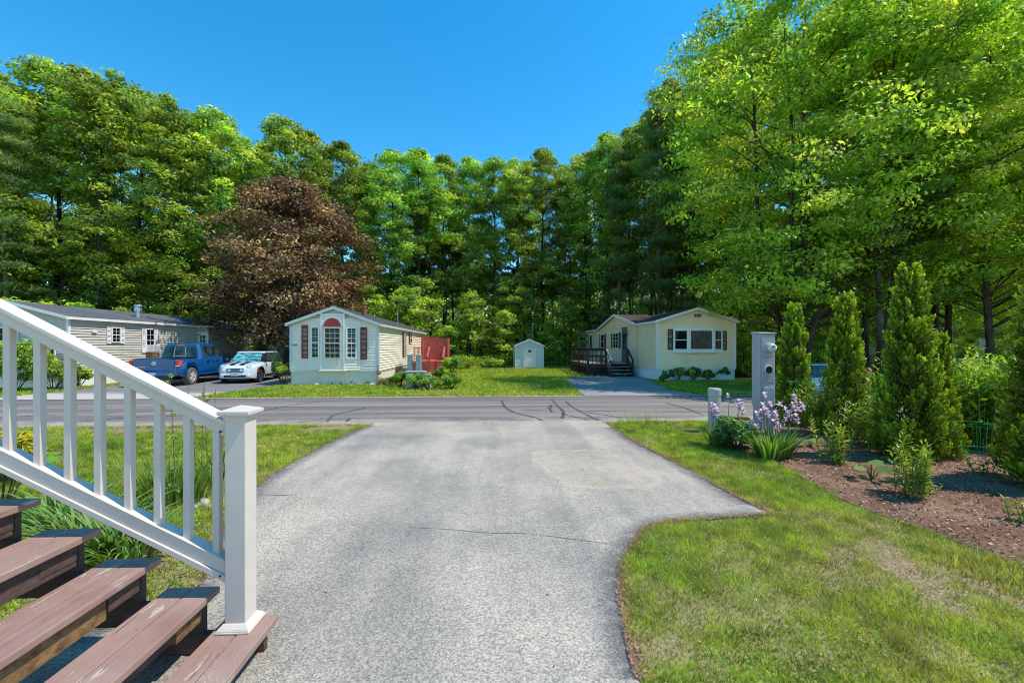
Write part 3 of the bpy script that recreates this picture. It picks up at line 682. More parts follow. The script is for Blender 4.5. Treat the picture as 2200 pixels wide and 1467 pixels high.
    for a, b, ya, yb, sh in ((863.5, 870.5, 714, 766, 1), (879, 883, 716, 737, 1)):
        (v0, q0), (v1, q1) = V(a), V(b); q = (q0 + q1) / 2
        if a < 870: shutter(t, R, v0 - y0, v0 - y0 + .32, zat(yb, q), zat(ya, q), 'shutter_red'); window(t, R, v0 - y0 + .34, v1 - y0 - .34, zat(yb, q) + .03, zat(ya, q), 1, 1); shutter(t, R, v1 - y0 - .32, v1 - y0, zat(yb, q), zat(ya, q), 'shutter_red')
        else: window(t, R, v0 - y0, v1 - y0, zat(yb, q), zat(ya, q), 1, 1); shutter(t, R, v0 - y0 - .3, v0 - y0 - .02, zat(yb, q), zat(ya, q), 'shutter_red')
    y = 22.0; pipe(roof, -6.2, y, 3.3, 3.86, .10, 'metal_rust')
    m = MB(); m.tube([(-5.6, 27, 3.0), (-5.6, 27, 3.9)], .03, 6); m.build('vent_pipe', M['metal_pipe'], roof)
    m = MB(); m.lathe([(.05, 0), (.09, .02), (.09, .09), (.04, .11)], (x1 + .03, y0 - .03, zs - .18), 'z', 10); m.tube([(x1 - .02, y0 - .03, zs - .1), (x1 - .02, y0 - .03, zs + .25)], .018, 6); m.build('outlet', M['metal_rust'], t)
    return t
middle_home()

# ================================================================ RIGHT HOME (yellow, black shutters, cross gable)
def right_home():
    x0, x1, y0, y1 = 8.43, 12.46, 21.3, 40.5; zs, ze, zp = .56, 2.98, 3.60
    t = thing('mobile_home', 'pale yellow mobile home with black shutters and dark wooden side deck', 'house', ((x0 + x1) / 2, (y0 + y1) / 2, 0), 'mobile homes across the road')
    F, R, L, roof = gable_home(t, x0, x1, y0, y1, zs, ze, zp, 'siding_yellow', 'skirt_white', 'roof_brown', 'trim_white', ov=.14, rake=.18, cut=(24.1, 32.4))
    # cross gable over the side wall
    g0, g1, gm, gz = 24.1, 32.4, 28.25, 3.74; m = MB()
    FL = Fr((x0 - .03, g1, 0), (0, -1, 0), (-1, 0, 0)); Lg = g1 - g0
    laps(m, FL, zs + .001, gz - .05, lambda z: (0, Lg) if z <= ze else (((z - ze) / (gz - ze)) * Lg / 2, Lg - ((z - ze) / (gz - ze)) * Lg / 2), .115, .034)
    m.build('gable_wall', M['siding_yellow'], t)
    m = MB(); xm = (x0 + x1) / 2; xr = x0 - .2; th = .07
    roofslab(m, (xr, g0 - .15, ze + th - .02), (xr, gm, gz + th), (xm, gm, gz + th), (xm, g0 - .15, ze + th - .02), .05); roofslab(m, (xr, gm, gz + th), (xr, g1 + .15, ze + th - .02), (xm, g1 + .15, ze + th - .02), (xm, gm, gz + th), .05)
    m.build('gable_roof', M['roof_brown'], t)
    m = MB()
    for a, b in ((g0 - .17, gm), (g1 + .17, gm)):
        m.hexa([(xr - .025, a, ze - .12), (xr - .025, b, gz - .08), (xr, b, gz - .08), (xr, a, ze - .12), (xr - .025, a, ze + .04), (xr - .025, b, gz + .065), (xr, b, gz + .065), (xr, a, ze + .04)])
    m.build('fascia', M['trim_white'], t)
    # bow window
    U = lambda px: onY(y0, px)[0] - x0; q = onY(y0, 1495)[1]; zc = lambda py: zat(py, q)
    a, b, c, d = U(1445.5), U(1474.5), U(1527), U(1550); k = .26; za, zb = zc(754), zc(707)
    m = MB(); P = [(a, -.05), (b - .0, -k), (c, -k), (d, -.05)]
    for zz0, zz1, o in ((za - .09, za + .01, .05), (zb, zb + .06, .03)):
        pts = [(x0 + u + (-o if i == 0 else o if i == 3 else 0), y0 + v - (o if 0 < i < 3 else 0), zz0) for i, (u, v) in enumerate(P)]; m.prism(pts, (0, 0, zz1 - zz0))
    bay = m.build('bow_window', M['trim_white'], t)
    fa = Fr((x0 + a, y0 - .05, 0), (b - a, -k + .05, 0), (-k + .05, -(b - a), 0)); fc = Fr((x0 + c, y0 - k, 0), (d - c, k - .05, 0), (k - .05, -(d - c), 0)); fb = Fr((x0 + b, y0 - k, 0), (1, 0, 0), (0, -1, 0))
    for o, L_, bk in ((fa, math.hypot(b - a, k - .05), 'curtain_dark'), (fb, c - b, 'curtain_lace'), (fc, math.hypot(d - c, k - .05), 'curtain_dark')):
        window(bay, o, 0.0, L_, za + .011, zb - .001, 1, 1, 0, .09, sash=(o is not fb), backing=bk)
    m = MB(); m.box(x0 + a, x0 + d, y0 - .05, y0 - .001, za, zb); m.build('window_box', M['trim_white'], bay)
    shutter(t, F, U(1434), U(1444.5), zc(751), zc(707), 'shutter_black'); shutter(t, F, U(1551), U(1560), zc(752), zc(711), 'shutter_black')
    m = MB()
    for i in range(3):
        for j in range(2): u = U(1491) + i * .125; z = zc(681) + j * .085; F.box(m, u, u + .10, z, z + .065, .036, .046)
    m.build('gable_vent', M['black_metal'], t)
    V = lambda px: onX(x0 - .03, px)
    def wn(a, b, ya, yb, gx, gz, s1, s2):
        (v0, q0), (v1, q1) = V(a), V(b); q = (q0 + q1) / 2; u0, u1 = g1 - v0, g1 - v1
        window(t, FL, u0 + (.4 if s1 else 0), u1 - (.4 if s2 else 0), zat(yb, q), zat(ya, q), gx, gz, backing='curtain_dark')
        if s1: shutter(t, FL, u0, u0 + .38, zat(yb, q), zat(ya, q), 'shutter_black')
        if s2: shutter(t, FL, u1 - .38, u1, zat(yb, q), zat(ya, q), 'shutter_black')
    wn(1246.5, 1258, 722.5, 747, 2, 1, 1, 1); wn(1266, 1271.5, 721, 747.5, 1, 1, 1, 1); wn(1289.5, 1303, 718, 748, 1, 1, 1, 1); wn(1315, 1334.5, 715.5, 748, 2, 2, 1, 1)
    (v0, q0), (v1, q1) = V(1339), V(1348); q = (q0 + q1) / 2; m = MB()
    FL.box(m, g1 - v0, g1 - v1, .72, zat(707, q), .036, .06); door = m.build('door', M['door_blue'], t)
    m = MB(); FL.box(m, g1 - v0 - .09, g1 - v0, .72, zat(706, q) + .09, .02, .075); FL.box(m, g1 - v1, g1 - v1 + .06, .72, zat(706, q) + .09, .02, .076); FL.box(m, g1 - v0, g1 - v1, zat(706, q), zat(706, q) + .09, .02, .0745); m.build('door_frame', M['door_blue'], door)
    m = MB(); FL.box(m, g1 - v0 + .12, g1 - v1 - .12, 1.5, 2.5, .061, .066); m.build('door_pane', M['glass'], door)
    (v0, q0) = V(1353.5); m = MB(); zz = zat(715, q0); y = v0
    m.tube([(x0 - .04, y, zz + .1), (x0 - .22, y, zz + .12), (x0 - .24, y, zz)], .015, 6); m.lathe([(.05, 0), (.09, -.12), (.03, -.2)], (x0 - .24, y, zz), 'z', 8); m.build('wall_lamp', M['black_metal'], t)
    m = MB(); m.tube([(10.0, 33, 3.3), (10.0, 33, 4.4)], .035, 6); m.build('vent_pipe', M['trim_white'], roof)
right_home()
def right_deck():
    t = thing('wooden_deck', 'dark stained deck with lattice skirt and steps beside the yellow home', 'deck', (7.0, 26.0, 0))
    X0, X1, Ya, Yb, zf, zr = 5.68, 8.38, 24.55, 29.6, .72, 1.56; D_ = M['deck_dark']
    m = MB()
    for i in range(22):
        a = Ya + (Yb - Ya) * i / 22; m.box(X0, X1, a, a + (Yb - Ya) / 22 - .012, zf - .035, zf - .001 * (i % 2))
    m.build('deck_floor', M['deck_weathered'], t)
    m = MB(); m.box(X0 - .02, X0 + .02, Ya, Yb, zf - .24, zf - .036); m.box(X0 + .021, 6.75, Ya - .02, Ya + .02, zf - .24, zf - .036); m.build('rim_joist', D_, t)
    for (x, y) in ((X0, Ya), (X0, (Ya + Yb) / 2), (X0, Yb - .1), (6.72, Ya), (7.98, Ya)):
        m = MB(); m.box(x - .045, x + .055, y - .055, y + .045, 0, zr - .002); m.build('post', D_, t)
    m = MB(); m.box(X0 - .06, X0 + .07, Ya - .06, Yb, zr, zr + .035); m.box(X0 + .071, 6.78, Ya - .065, Ya + .06, zr, zr + .036)
    for z0, z1 in ((zr - .13, zr - .002), (zf + .36, zf + .47), ):
        m.box(X0 + .06, X0 + .09, Ya + .05, Yb - .2, z0, z1); m.box(X0 + .06, 6.67, Ya + .046, Ya + .076, z0, z1)
    m.build('hand_rail', D_, t)
    for i in range(1, 12):
        y = Ya + (Yb - Ya) * i / 12; m = MB(); m.box(X0 + .02, X0 + .058, y - .02, y + .02, zf - .1, zr - .001); m.build('baluster', D_, t)
    for i in range(1, 4):
        x = X0 + (6.72 - X0) * i / 4; m = MB(); m.box(x - .02, x + .02, Ya + .008, Ya + .045, zf - .1, zr - .001); m.build('baluster', D_, t)
    m = MB()
    for i in range(-6, 14):
        for s in (-1, 1):
            a = X0 + .06 + i * .1; b = a + s * .42
            xa, xb = a, b; za, zb_ = .05, .47
            def cl(x, z, x2, z2):
                return x, z
            if min(xa, xb) < X0 + .05 or max(xa, xb) > 6.70: continue
            m.tube([(xa, Ya + .01 + s * .006, za), (xb, Ya + .01 + s * .006, zb_)], .012, 4)
    for i in range(1, 26):
        for s in (-1, 1):
            a = Ya + i * .19; b = a + s * .42
            if min(a, b) < Ya + .04 or max(a, b) > Yb: continue
            m.tube([(X0 + .01 + s * .006, a, .05), (X0 + .01 + s * .006, b, .47)], .012, 4)
    m.build('lattice', D_, t)
    m = MB(); m.box(X0 + .3, X1, Ya + .25, Yb, .0, .45); m.build('under_deck_shade', M['car_black'], t)  # solid black block stands in for the shade below the deck floor
    for k in range(3):
        z = zf - .18 * (k + 1) + .01; y = Ya - .10 - .27 * k; m = MB(); m.box(6.80, 7.94, y - .22, y + .05, z - .035, z); m.build('step', M['deck_weathered'], t)
    for x in (6.76, 7.96):
        m = MB(); m.hexa([(x - .02, Ya - .9, 0), (x + .02, Ya - .9, 0), (x + .02, Ya - .05, 0.0), (x - .02, Ya - .05, 0.0), (x - .02, Ya - .9, .14), (x + .02, Ya - .9, .14), (x + .02, Ya - .05, zf - .04), (x - .02, Ya - .05, zf - .04)]); m.build('stringer', D_, t)
        m = MB(); m.box(x - .04, x + .04, Ya - 1.0, Ya - .92, 0, .92); m.build('post', D_, t)
        m = MB(); 
        m.hexa([(x - .06, Ya - 1.06, .88), (x + .06, Ya - 1.06, .88), (x + .06, Ya - .04, zr - .02), (x - .06, Ya - .04, zr - .02), (x - .06, Ya - 1.06, .92), (x + .06, Ya - 1.06, .92), (x + .06, Ya - .04, zr + .02), (x - .06, Ya - .04, zr + .02)])
        m.hexa([(x - .02, Ya - .9, .42), (x + .02, Ya - .9, .42), (x + .02, Ya - .06, 1.05), (x - .02, Ya - .06, 1.05), (x - .02, Ya - .9, .53), (x + .02, Ya - .9, .53), (x + .02, Ya - .06, 1.16), (x - .02, Ya - .06, 1.16)])
        m.build('hand_rail', M['deck_weathered'] if x < 7 else D_, t)
    def chair(x, y, lab):
        c = thing('metal_chair', lab, 'chair', (x, y, zf), 'metal chairs on the dark deck'); m = MB(); b = M['black_metal']
        m.tube([(x - .24, y, zf), (x - .24, y, zf + .7), (x - .15, y, zf + .9), (x, y, zf + .96), (x + .15, y, zf + .9), (x + .24, y, zf + .7), (x + .24, y, zf)], .012, 6)
        for i in (-1, 0, 1): m.tube([(x + i * .1, y, zf + .42), (x + i * .13, y, zf + .93)], .008, 5)
        m.build('backrest', b, c); m = MB(); m.box(x - .24, x + .24, y - .45, y, zf + .41, zf + .43); m.build('seat', b, c)
        for sx in (-1, 1): m = MB(); m.tube([(x + sx * .23, y - .44, zf), (x + sx * .23, y - .44, zf + .62), (x + sx * .23, y, zf + .66)], .012, 6); m.build('leg', b, c)
    chair(6.25, 26.1, 'black metal chair with arched back near the outer corner post of the dark deck'); chair(7.1, 26.3, 'black metal chair with arched back nearer the house steps on the dark deck')
    t = thing('flower_pot', 'terracotta flower pot at the corner of the dark deck steps', 'pot', (6.55, 24.75, zf)); m = MB(); m.lathe([(.09, 0), (.13, .22), (.15, .22), (.15, .27), (.12, .27), (.12, .24)], (6.5, 24.75, zf), n=14); m.build('pot', M['terracotta'], t)
    r = RS(3); n = 120; C = r.normal(size=(n, 3)) * (.09, .09, .07) + (6.5 - 6.55, 0, .34); me = leafmesh('foliage', C, nrm(r.normal(size=(n, 3)) + (0, 0, .8)), np.full(n, .035), .5, np.tile((.10, .17, .03), (n, 1)) * (.6 + .8 * r.rand(n, 1)), M['garden_leaf'], r); link('foliage', me, t)
right_deck()

# ================================================================ LEFT HOME (grey, long side to the viewer)
def left_home():
    x0, x1, y0, y1 = -21.6, -17.4, 18.9, 32.5; zs, ze, zp = .86, 2.94, 3.50
    t = thing('mobile_home', 'long grey mobile home with white shutters behind the blue pickup', 'house', ((x0 + x1) / 2, (y0 + y1) / 2, 0), 'mobile homes across the road')
    F, R, L, roof = gable_home(t, x0, x1, y0, y1, zs, ze, zp, 'siding_grey', 'skirt_white', 'roof_slate', 'trim_white', ov=.18, rake=.25, lapc=.115)
    V = lambda px: onX(x1, px)
    def wn(a, b, c, d, ya, yb, bk):
        P = [V(p) for p in (a, b, c, d)]; q = (P[1][1] + P[2][1]) / 2; z0, z1 = zat(yb, q), zat(ya, q)
        window(t, R, P[1][0] - y0, P[2][0] - y0, z0, z1, 2, 2, backing=bk, fw=.05); shutter(t, R, P[0][0] - y0, P[1][0] - y0 - .01, z0 - .04, z1 + .04, 'shutter_white'); shutter(t, R, P[2][0] - y0 + .01, P[3][0] - y0, z0 - .04, z1 + .04, 'shutter_white')
        return P, q
    wn(227.5, 236.5, 256.5, 265.5, 703, 736, 'blind_green'); P, q = wn(303, 310.5, 329.5, 337, 706, 756, 'blind_green')
    m = MB(); z = zat(756, q); R.box(m, P[1][0] - y0 + .03, P[2][0] - y0 - .03, z, z + .36, .05, .38); ac = m.build('air_conditioner', M['trim_white'], t, bevel=.01)
    m = MB()
    for i in range(7): R.box(m, P[1][0] - y0 + .07, P[2][0] - y0 - .07, z + .05 + i * .04, z + .07 + i * .04, .375, .386)
    m.build('grille', M['plastic_grey'], ac)
    m = MB(); yy = (P[1][0] + P[2][0]) / 2; m.box(x1 + .06, x1 + .36, yy - .25, yy + .2, 0, z - .002); m.build('ac_stand', M['rawwood'], t)
    (v, q) = V(200.5); m = MB(); R.box(m, v - y0 - .12, v - y0 + .12, zat(715, q), zat(709.5, q), .02, .09); m.build('wall_vent', M['trim_white'], t, bevel=.01)
    (v, q) = V(321); pipe(roof, x1 - .75, v + .25, 3.1, 3.86, .13)
    # entry bump-out at the far end
    yb0 = V(422)[0]; yb1 = 30.4; xb = x1 + .75; m = MB()
    Ff = Fr((x1, yb0, 0), (1, 0, 0), (0, -1, 0)); Rb = Fr((xb, yb0, 0), (0, 1, 0), (1, 0, 0))
    laps(m, Ff, .5, ze - .05, lambda z: (0, xb - x1), .115); laps(m, Rb, .5, ze - .05, lambda z: (0, yb1 - yb0), .115); m.box(x1, xb, yb1 - .02, yb1, .5, ze - .05); ad = m.build('entry_addition', M['siding_beige'], t)
    m = MB(); roofslab(m, (x1 - .4, yb0 - .15, ze + .17), (xb + .22, yb0 - .15, ze - .02), (xb + .22, yb1 + .2, ze - .02), (x1 - .4, yb1 + .2, ze + .17), .06); m.build('addition_roof', M['roof_slate'], ad)
    m = MB(); m.box(xb + .2, xb + .225, yb0 - .17, yb1 + .2, ze - .13, ze - .02); m.box(x1 - .1, xb + .2, yb0 - .175, yb0 - .152, ze - .12, ze - .03); m.build('fascia', M['trim_white'], ad)
    m = MB(); Ff.box(m, .1, xb - x1 - .05, .55, 2.55, .02, .06); dr = m.build('door', M['vinyl_white'], t)
    m = MB(); Ff.box(m, .24, xb - x1 - .19, 1.45, 2.35, .061, .066); m.build('door_pane', M['blind_green'], dr)
    m = MB()
    for i in range(1, 4): Ff.box(m, .24, xb - x1 - .19, 1.45 + i * .225 - .012, 1.45 + i * .225 + .012, .066, .074)
    Ff.box(m, (xb - x1) / 2 + .015, (xb - x1) / 2 + .035, 1.45, 2.35, .066, .0735); m.build('muntin', M['vinyl_white'], dr)
    # front gable window, shaded
    window(t, F, 1.2, 2.3, 1.35, 2.5, 2, 2, frame='trim_white'); window(t, F, 3.0, 3.75, 1.35, 2.5, 1, 2, frame='trim_white')
left_home()
def left_stoop():
    t = thing('wooden_steps', 'small brown wooden stoop railing by the far door of the grey home', 'steps', (-15.6, 27.2, 0)); m = MB(); m.box(-16.6, -15.2, 26.9, 28.2, .45, .55); m.build('platform', M['metal_rust'], t)
    m = MB(); m.tube([(-15.2, 26.9, 1.4), (-15.2, 28.2, 1.4)], .04, 4); m.tube([(-15.2, 28.2, 1.4), (-14.4, 28.2, .8)], .04, 4); m.tube([(-16.6, 26.9, 1.4), (-15.2, 26.9, 1.4)], .04, 4); m.tube([(-15.2, 26.9, 1.4), (-14.3, 26.9, .8)], .04, 4); m.build('hand_rail', M['metal_rust'], t)
    for i in range(12):
        for yy in (26.9,):
            x = -16.6 + i * .2; h = 1.4 if x < -15.2 else 1.4 - (x + 15.2) * .66; m = MB(); m.box(x - .02, x + .02, yy - .02, yy + .02, max(0, h - .85), h); m.build('baluster', M['metal_rust'], t)
    for k in range(2): m = MB(); m.box(-15.18 + .3 * k, -14.88 + .3 * k, 26.95, 28.15, 0, .36 - .18 * k); m.build('step', M['metal_rust'], t)
left_stoop()
def far_right_home():
    x0, x1, y0, y1 = 24.5, 40.0, 27.8, 32.0; z = -.42
    t = thing('mobile_home', 'low beige home with dark roof half hidden behind the trees at right', 'house', ((x0 + x1) / 2, (y0 + y1) / 2, z), 'mobile homes across the road')
    F = Fr((x0, y0, 0), (1, 0, 0), (0, -1, 0)); L = Fr((x0, y1, 0), (0, -1, 0), (-1, 0, 0)); ze = 2.35; zs = .1
    m = MB(); laps(m, F, zs, ze, lambda z_: (0, x1 - x0), .115); m.box(x0 + .01, x1, y0 + .01, y1, z, ze - .01); m.build('front_wall', M['siding_beige'], t)
    m = MB(); ym = (y0 + y1) / 2; laps(m, L, zs, 2.9, lambda z_: (0, y1 - y0) if z_ < ze else ((z_ - ze) / .62 * (y1 - y0) / 2, (y1 - y0) * (1 - (z_ - ze) / 1.24)), .115); m.build('side_wall', M['siding_beige'], t)
    m = MB(); roofslab(m, (x0 - .25, y0 - .25, ze), (x1, y0 - .25, ze), (x1, ym, 3.05), (x0 - .25, ym, 3.05), .08); roofslab(m, (x0 - .25, ym, 3.05), (x1, ym, 3.05), (x1, y1 + .25, ze), (x0 - .25, y1 + .25, ze), .08); m.build('roof', M['roof_brown'], t)
    for px in (2070, 2140): u = onY(y0, px)[0] - x0; window(t, F, u - .5, u + .5, .9, 2.05, 1, 1, frame='shutter_black')
    m = MB(); m.box(onY(y0, 2008)[0] - .05, onY(y0, 2008)[0] + .05, y0 - .05, y0 - .02, zs, ze); m.build('downspout', M['trim_white'], t)
far_right_home()

# ================================================================ RED DECK, SHED, UTILITY BOXES, FENCE
def red_deck():
    t = thing('wooden_deck', 'red painted deck with tall privacy screen beside the cream home', 'deck', (-4.0, 29.5, 0)); R_ = M['deck_red']
    X0, X1, Ya, Yb, zf = -4.9, -2.85, 28.6, 31.8, .72
    m = MB(); m.box(X0, X1, Ya, Yb, zf - .04, zf); m.build('deck_floor', R_, t)
    m = MB()
    for i in range(14): x = X0 + (X1 - X0) * i / 14; m.box(x, x + (X1 - X0) / 14 - .012, Yb - .03, Yb, zf + .001, 2.36 if x < -3.7 else 2.26)
    for i in range(10): y = Yb - 1.5 + .15 * i; m.box(X1 - .03, X1, y, y + .138, zf + .001, 2.26)
    m.build('privacy_screen', R_, t)
    m = MB(); m.box(X0, -3.92, Ya - .02, Ya + .1, zf + .86, zf + .90); m.box(X0, -3.92, Ya + .02, Ya + .06, zf + .1, zf + .16); m.build('hand_rail', R_, t)
    for i in range(11): x = X0 + .04 + i * .085; m = MB(); m.box(x, x + .03, Ya + .022, Ya + .058, zf + .161, zf + .859); m.build('baluster', R_, t)
    for x in (-3.92, X1 - .08):
        m = MB(); m.box(x, x + .09, Ya - .03, Ya + .06, 0, zf + .95); m.build('post', R_, t)
        m = MB(); m.box(x + .01, x + .08, Ya - 1.0, Ya - .92, 0, 1.0); m.build('post', R_, t)
        m = MB(); m.hexa([(x - .01, Ya - 1.05, .98), (x + .1, Ya - 1.05, .98), (x + .1, Ya, zf + .90), (x - .01, Ya, zf + .90), (x - .01, Ya - 1.05, 1.03), (x + .1, Ya - 1.05, 1.03), (x + .1, Ya, zf + .97), (x - .01, Ya, zf + .97)]); m.build('hand_rail', R_, t)
    for k in range(3): z = zf - .18 * (k + 1); m = MB(); m.box(-3.84, X1 - .07, Ya - .30 * (k + 1), Ya - .30 * k - .01, z - .04, z); m.box(-3.84, X1 - .07, Ya - .30 * k - .03, Ya - .30 * k - .012, z + .001, z + .14); m.build('step', R_, t)
    m = MB(); m.box(X0, -3.94, Ya, Ya + .03, .0, zf - .041); m.build('deck_skirt', R_, t)
    t2 = thing('wooden_deck', 'narrow red railing showing at the left side of the cream home', 'deck', (-9.2, 23.3, 0)); X0, X1, Ya, Yb = -9.9, -8.95, 22.6, 25.2
    m = MB(); m.box(X0, X1, Ya, Yb, .55, .6); m.build('deck_floor', R_, t2); m = MB(); m.box(X0, X0 + .1, Ya, Yb, 1.42, 1.47); m.box(X0 + .1, X1, Ya, Ya + .1, 1.42, 1.47); m.hexa([(-9.55, 21.4, .9), (-9.45, 21.4, .9), (-9.45, 22.6, 1.42), (-9.55, 22.6, 1.42), (-9.55, 21.4, .96), (-9.45, 21.4, .96), (-9.45, 22.6, 1.47), (-9.55, 22.6, 1.47)]); m.build('hand_rail', R_, t2)
    for i in range(8): m = MB(); x = X0 + .02 + i * .125; m.box(x, x + .05, Ya + .02, Ya + .06, 0, 1.419); m.build('baluster', R_, t2)
    for yy in (21.4, 22.0): m = MB(); m.box(-9.53, -9.46, yy, yy + .07, 0, .9 + (yy - 21.4) * .43); m.build('post', R_, t2)
red_deck()
def shed():
    Y = 32.4; xa, _ = onY(Y, 1106.5); xb, q = onY(Y, 1168); t = thing('garden_shed', 'small pale green shed with a white door on the back lawn', 'shed', ((xa + xb) / 2, Y + 1, 0))
    ze, zp = zat(743, q), zat(730, q); xm = (xa + xb) / 2; F = Fr((xa, Y, 0), (1, 0, 0), (0, -1, 0)); w_ = xb - xa; m = MB()
    laps(m, F, .05, zp - .02, lambda z: (0, w_) if z <= ze else ((z - ze) / (zp - ze) * w_ / 2, w_ - (z - ze) / (zp - ze) * w_ / 2), .10, .014); m.build('front_wall', M['shed_paint'], t)
    m = MB(); laps(m, Fr((xb, Y, 0), (0, 1, 0), (1, 0, 0)), .05, ze, lambda z: (0, 2.4), .10, .014); laps(m, Fr((xa, Y + 2.4, 0), (0, -1, 0), (-1, 0, 0)), .05, ze, lambda z: (0, 2.4), .10, .014); m.box(xa + .02, xb - .02, Y + 2.37, Y + 2.4, .05, ze); m.build('side_wall', M['shed_paint'], t)
    m = MB(); a, b = Y - .12, Y + 2.5
    roofslab(m, (xa - .1, a, ze + .02), (xm, a, zp + .07), (xm, b, zp + .07), (xa - .1, b, ze + .02), .05); roofslab(m, (xm, a, zp + .07), (xb + .1, a, ze + .02), (xb + .1, b, ze + .02), (xm, b, zp + .07), .05); m.build('roof', M['roof_slate'], t)
    m = MB()
    for s, xe in ((-1, xa - .11), (1, xb + .11)): m.hexa([(xe, a - .02, ze - .08), (xm, a - .02, zp - .04), (xm, a, zp - .04), (xe, a, ze - .08), (xe, a - .02, ze + .015), (xm, a - .02, zp + .062), (xm, a, zp + .062), (xe, a, ze + .015)])
    for u in (0, w_ - .06): F.box(m, u, u + .06, .04, ze - .02, .005, .03)
    m.build('trim', M['trim_white'], t)
    u0, u1 = onY(Y, 1124.5)[0] - xa, onY(Y, 1152)[0] - xa; m = MB(); F.box(m, u0, u1, .1, zat(748, q), .016, .045); d = m.build('door', M['trim_white'], t)
    m = MB(); F.box(m, u0 + .35, u0 + .6, 1.22, 1.42, .046, .05); m.build('door_pane', M['glass'], d); m = MB(); F.box(m, u0 + .04, u0 + .08, .75, .85, .046, .07); F.box(m, u0 + .04, u0 + .08, .95, .99, .046, .06); m.build('handle', M['black_metal'], d)
    m = MB(); m.box(xa + .01, xb - .01, Y + .02, Y + 2.36, 0, .049); m.build('base', M['concrete'], t)
    t = thing('utility_mast', 'thin pale wooden pole standing behind the garden shed', 'pole', (at(1143, 36)[0], 36, 0)); x = at(1143, 36)[0]; m = MB(); m.tube([(x, 36, 0), (x + .02, 36, 2), (x + .05, 36, 3.6)], [.05, .04, .03], 7); m.build('pole', M['deck_weathered'], t)
shed()
def utilities():
    q = .0203
    for px, lab in ((881.5, 'tall grey-green utility pedestal nearer the cream home behind the hedge'), (899.5, 'tall grey-green utility pedestal nearer the red steps behind the hedge')):
        x, y = at(px, 18.9)[:2]; t = thing('utility_pedestal', lab, 'utility box', (x, y, 0), 'utility pedestals behind the hedge'); m = MB(); m.box(x - .11, x + .11, y - .1, y + .1, 0, 1.28); m.build('cabinet', M['steel_green'], t, bevel=.012)
        m = MB(); m.box(x - .13, x + .13, y - .12, y + .12, 1.281, 1.35); m.build('lid', M['steel_green'], t, bevel=.012)
    x, y = at(893, 18.0)[:2]; t = thing('utility_cabinet', 'low flat-topped grey utility cabinet in the clipped shrubs', 'utility box', (x, y, 0)); m = MB(); m.box(x - .36, x + .36, y - .3, y + .3, 0, .62); m.build('cabinet', M['steel_green'], t, bevel=.015); m = MB(); m.box(x - .42, x + .42, y - .36, y + .36, .621, .69); m.build('lid', M['steel_green'], t, bevel=.015)
    x, y = at(918, 17.7)[:2]; t = thing('utility_cabinet', 'small grey-green utility cabinet right of the flat-topped one', 'utility box', (x, y, 0)); m = MB(); m.box(x - .15, x + .15, y - .2, y + .2, 0, .52); m.build('cabinet', M['steel_green'], t, bevel=.02); m = MB(); m.box(x - .16, x + .16, y - .21, y + .21, .521, .56); m.build('lid', M['steel_green'], t)
    # beige fence behind the small car
    t = thing('panel_fence', 'beige panel fence between the grey and cream homes', 'fence', (-14.5, 32.6, 0))
    m = MB()
    for i in range(24): x = -16.4 + i * .22; m.box(x, x + .205, 32.6, 32.62, .05, 1.75)
    m.build('fence_panel', M['fence_beige'], t)
    for i in range(4): x = -16.4 + i * 1.75; m = MB(); m.box(x, x + .09, 32.5, 32.59, 0, 1.82); m.build('post', M['fence_beige'], t)
utilities()
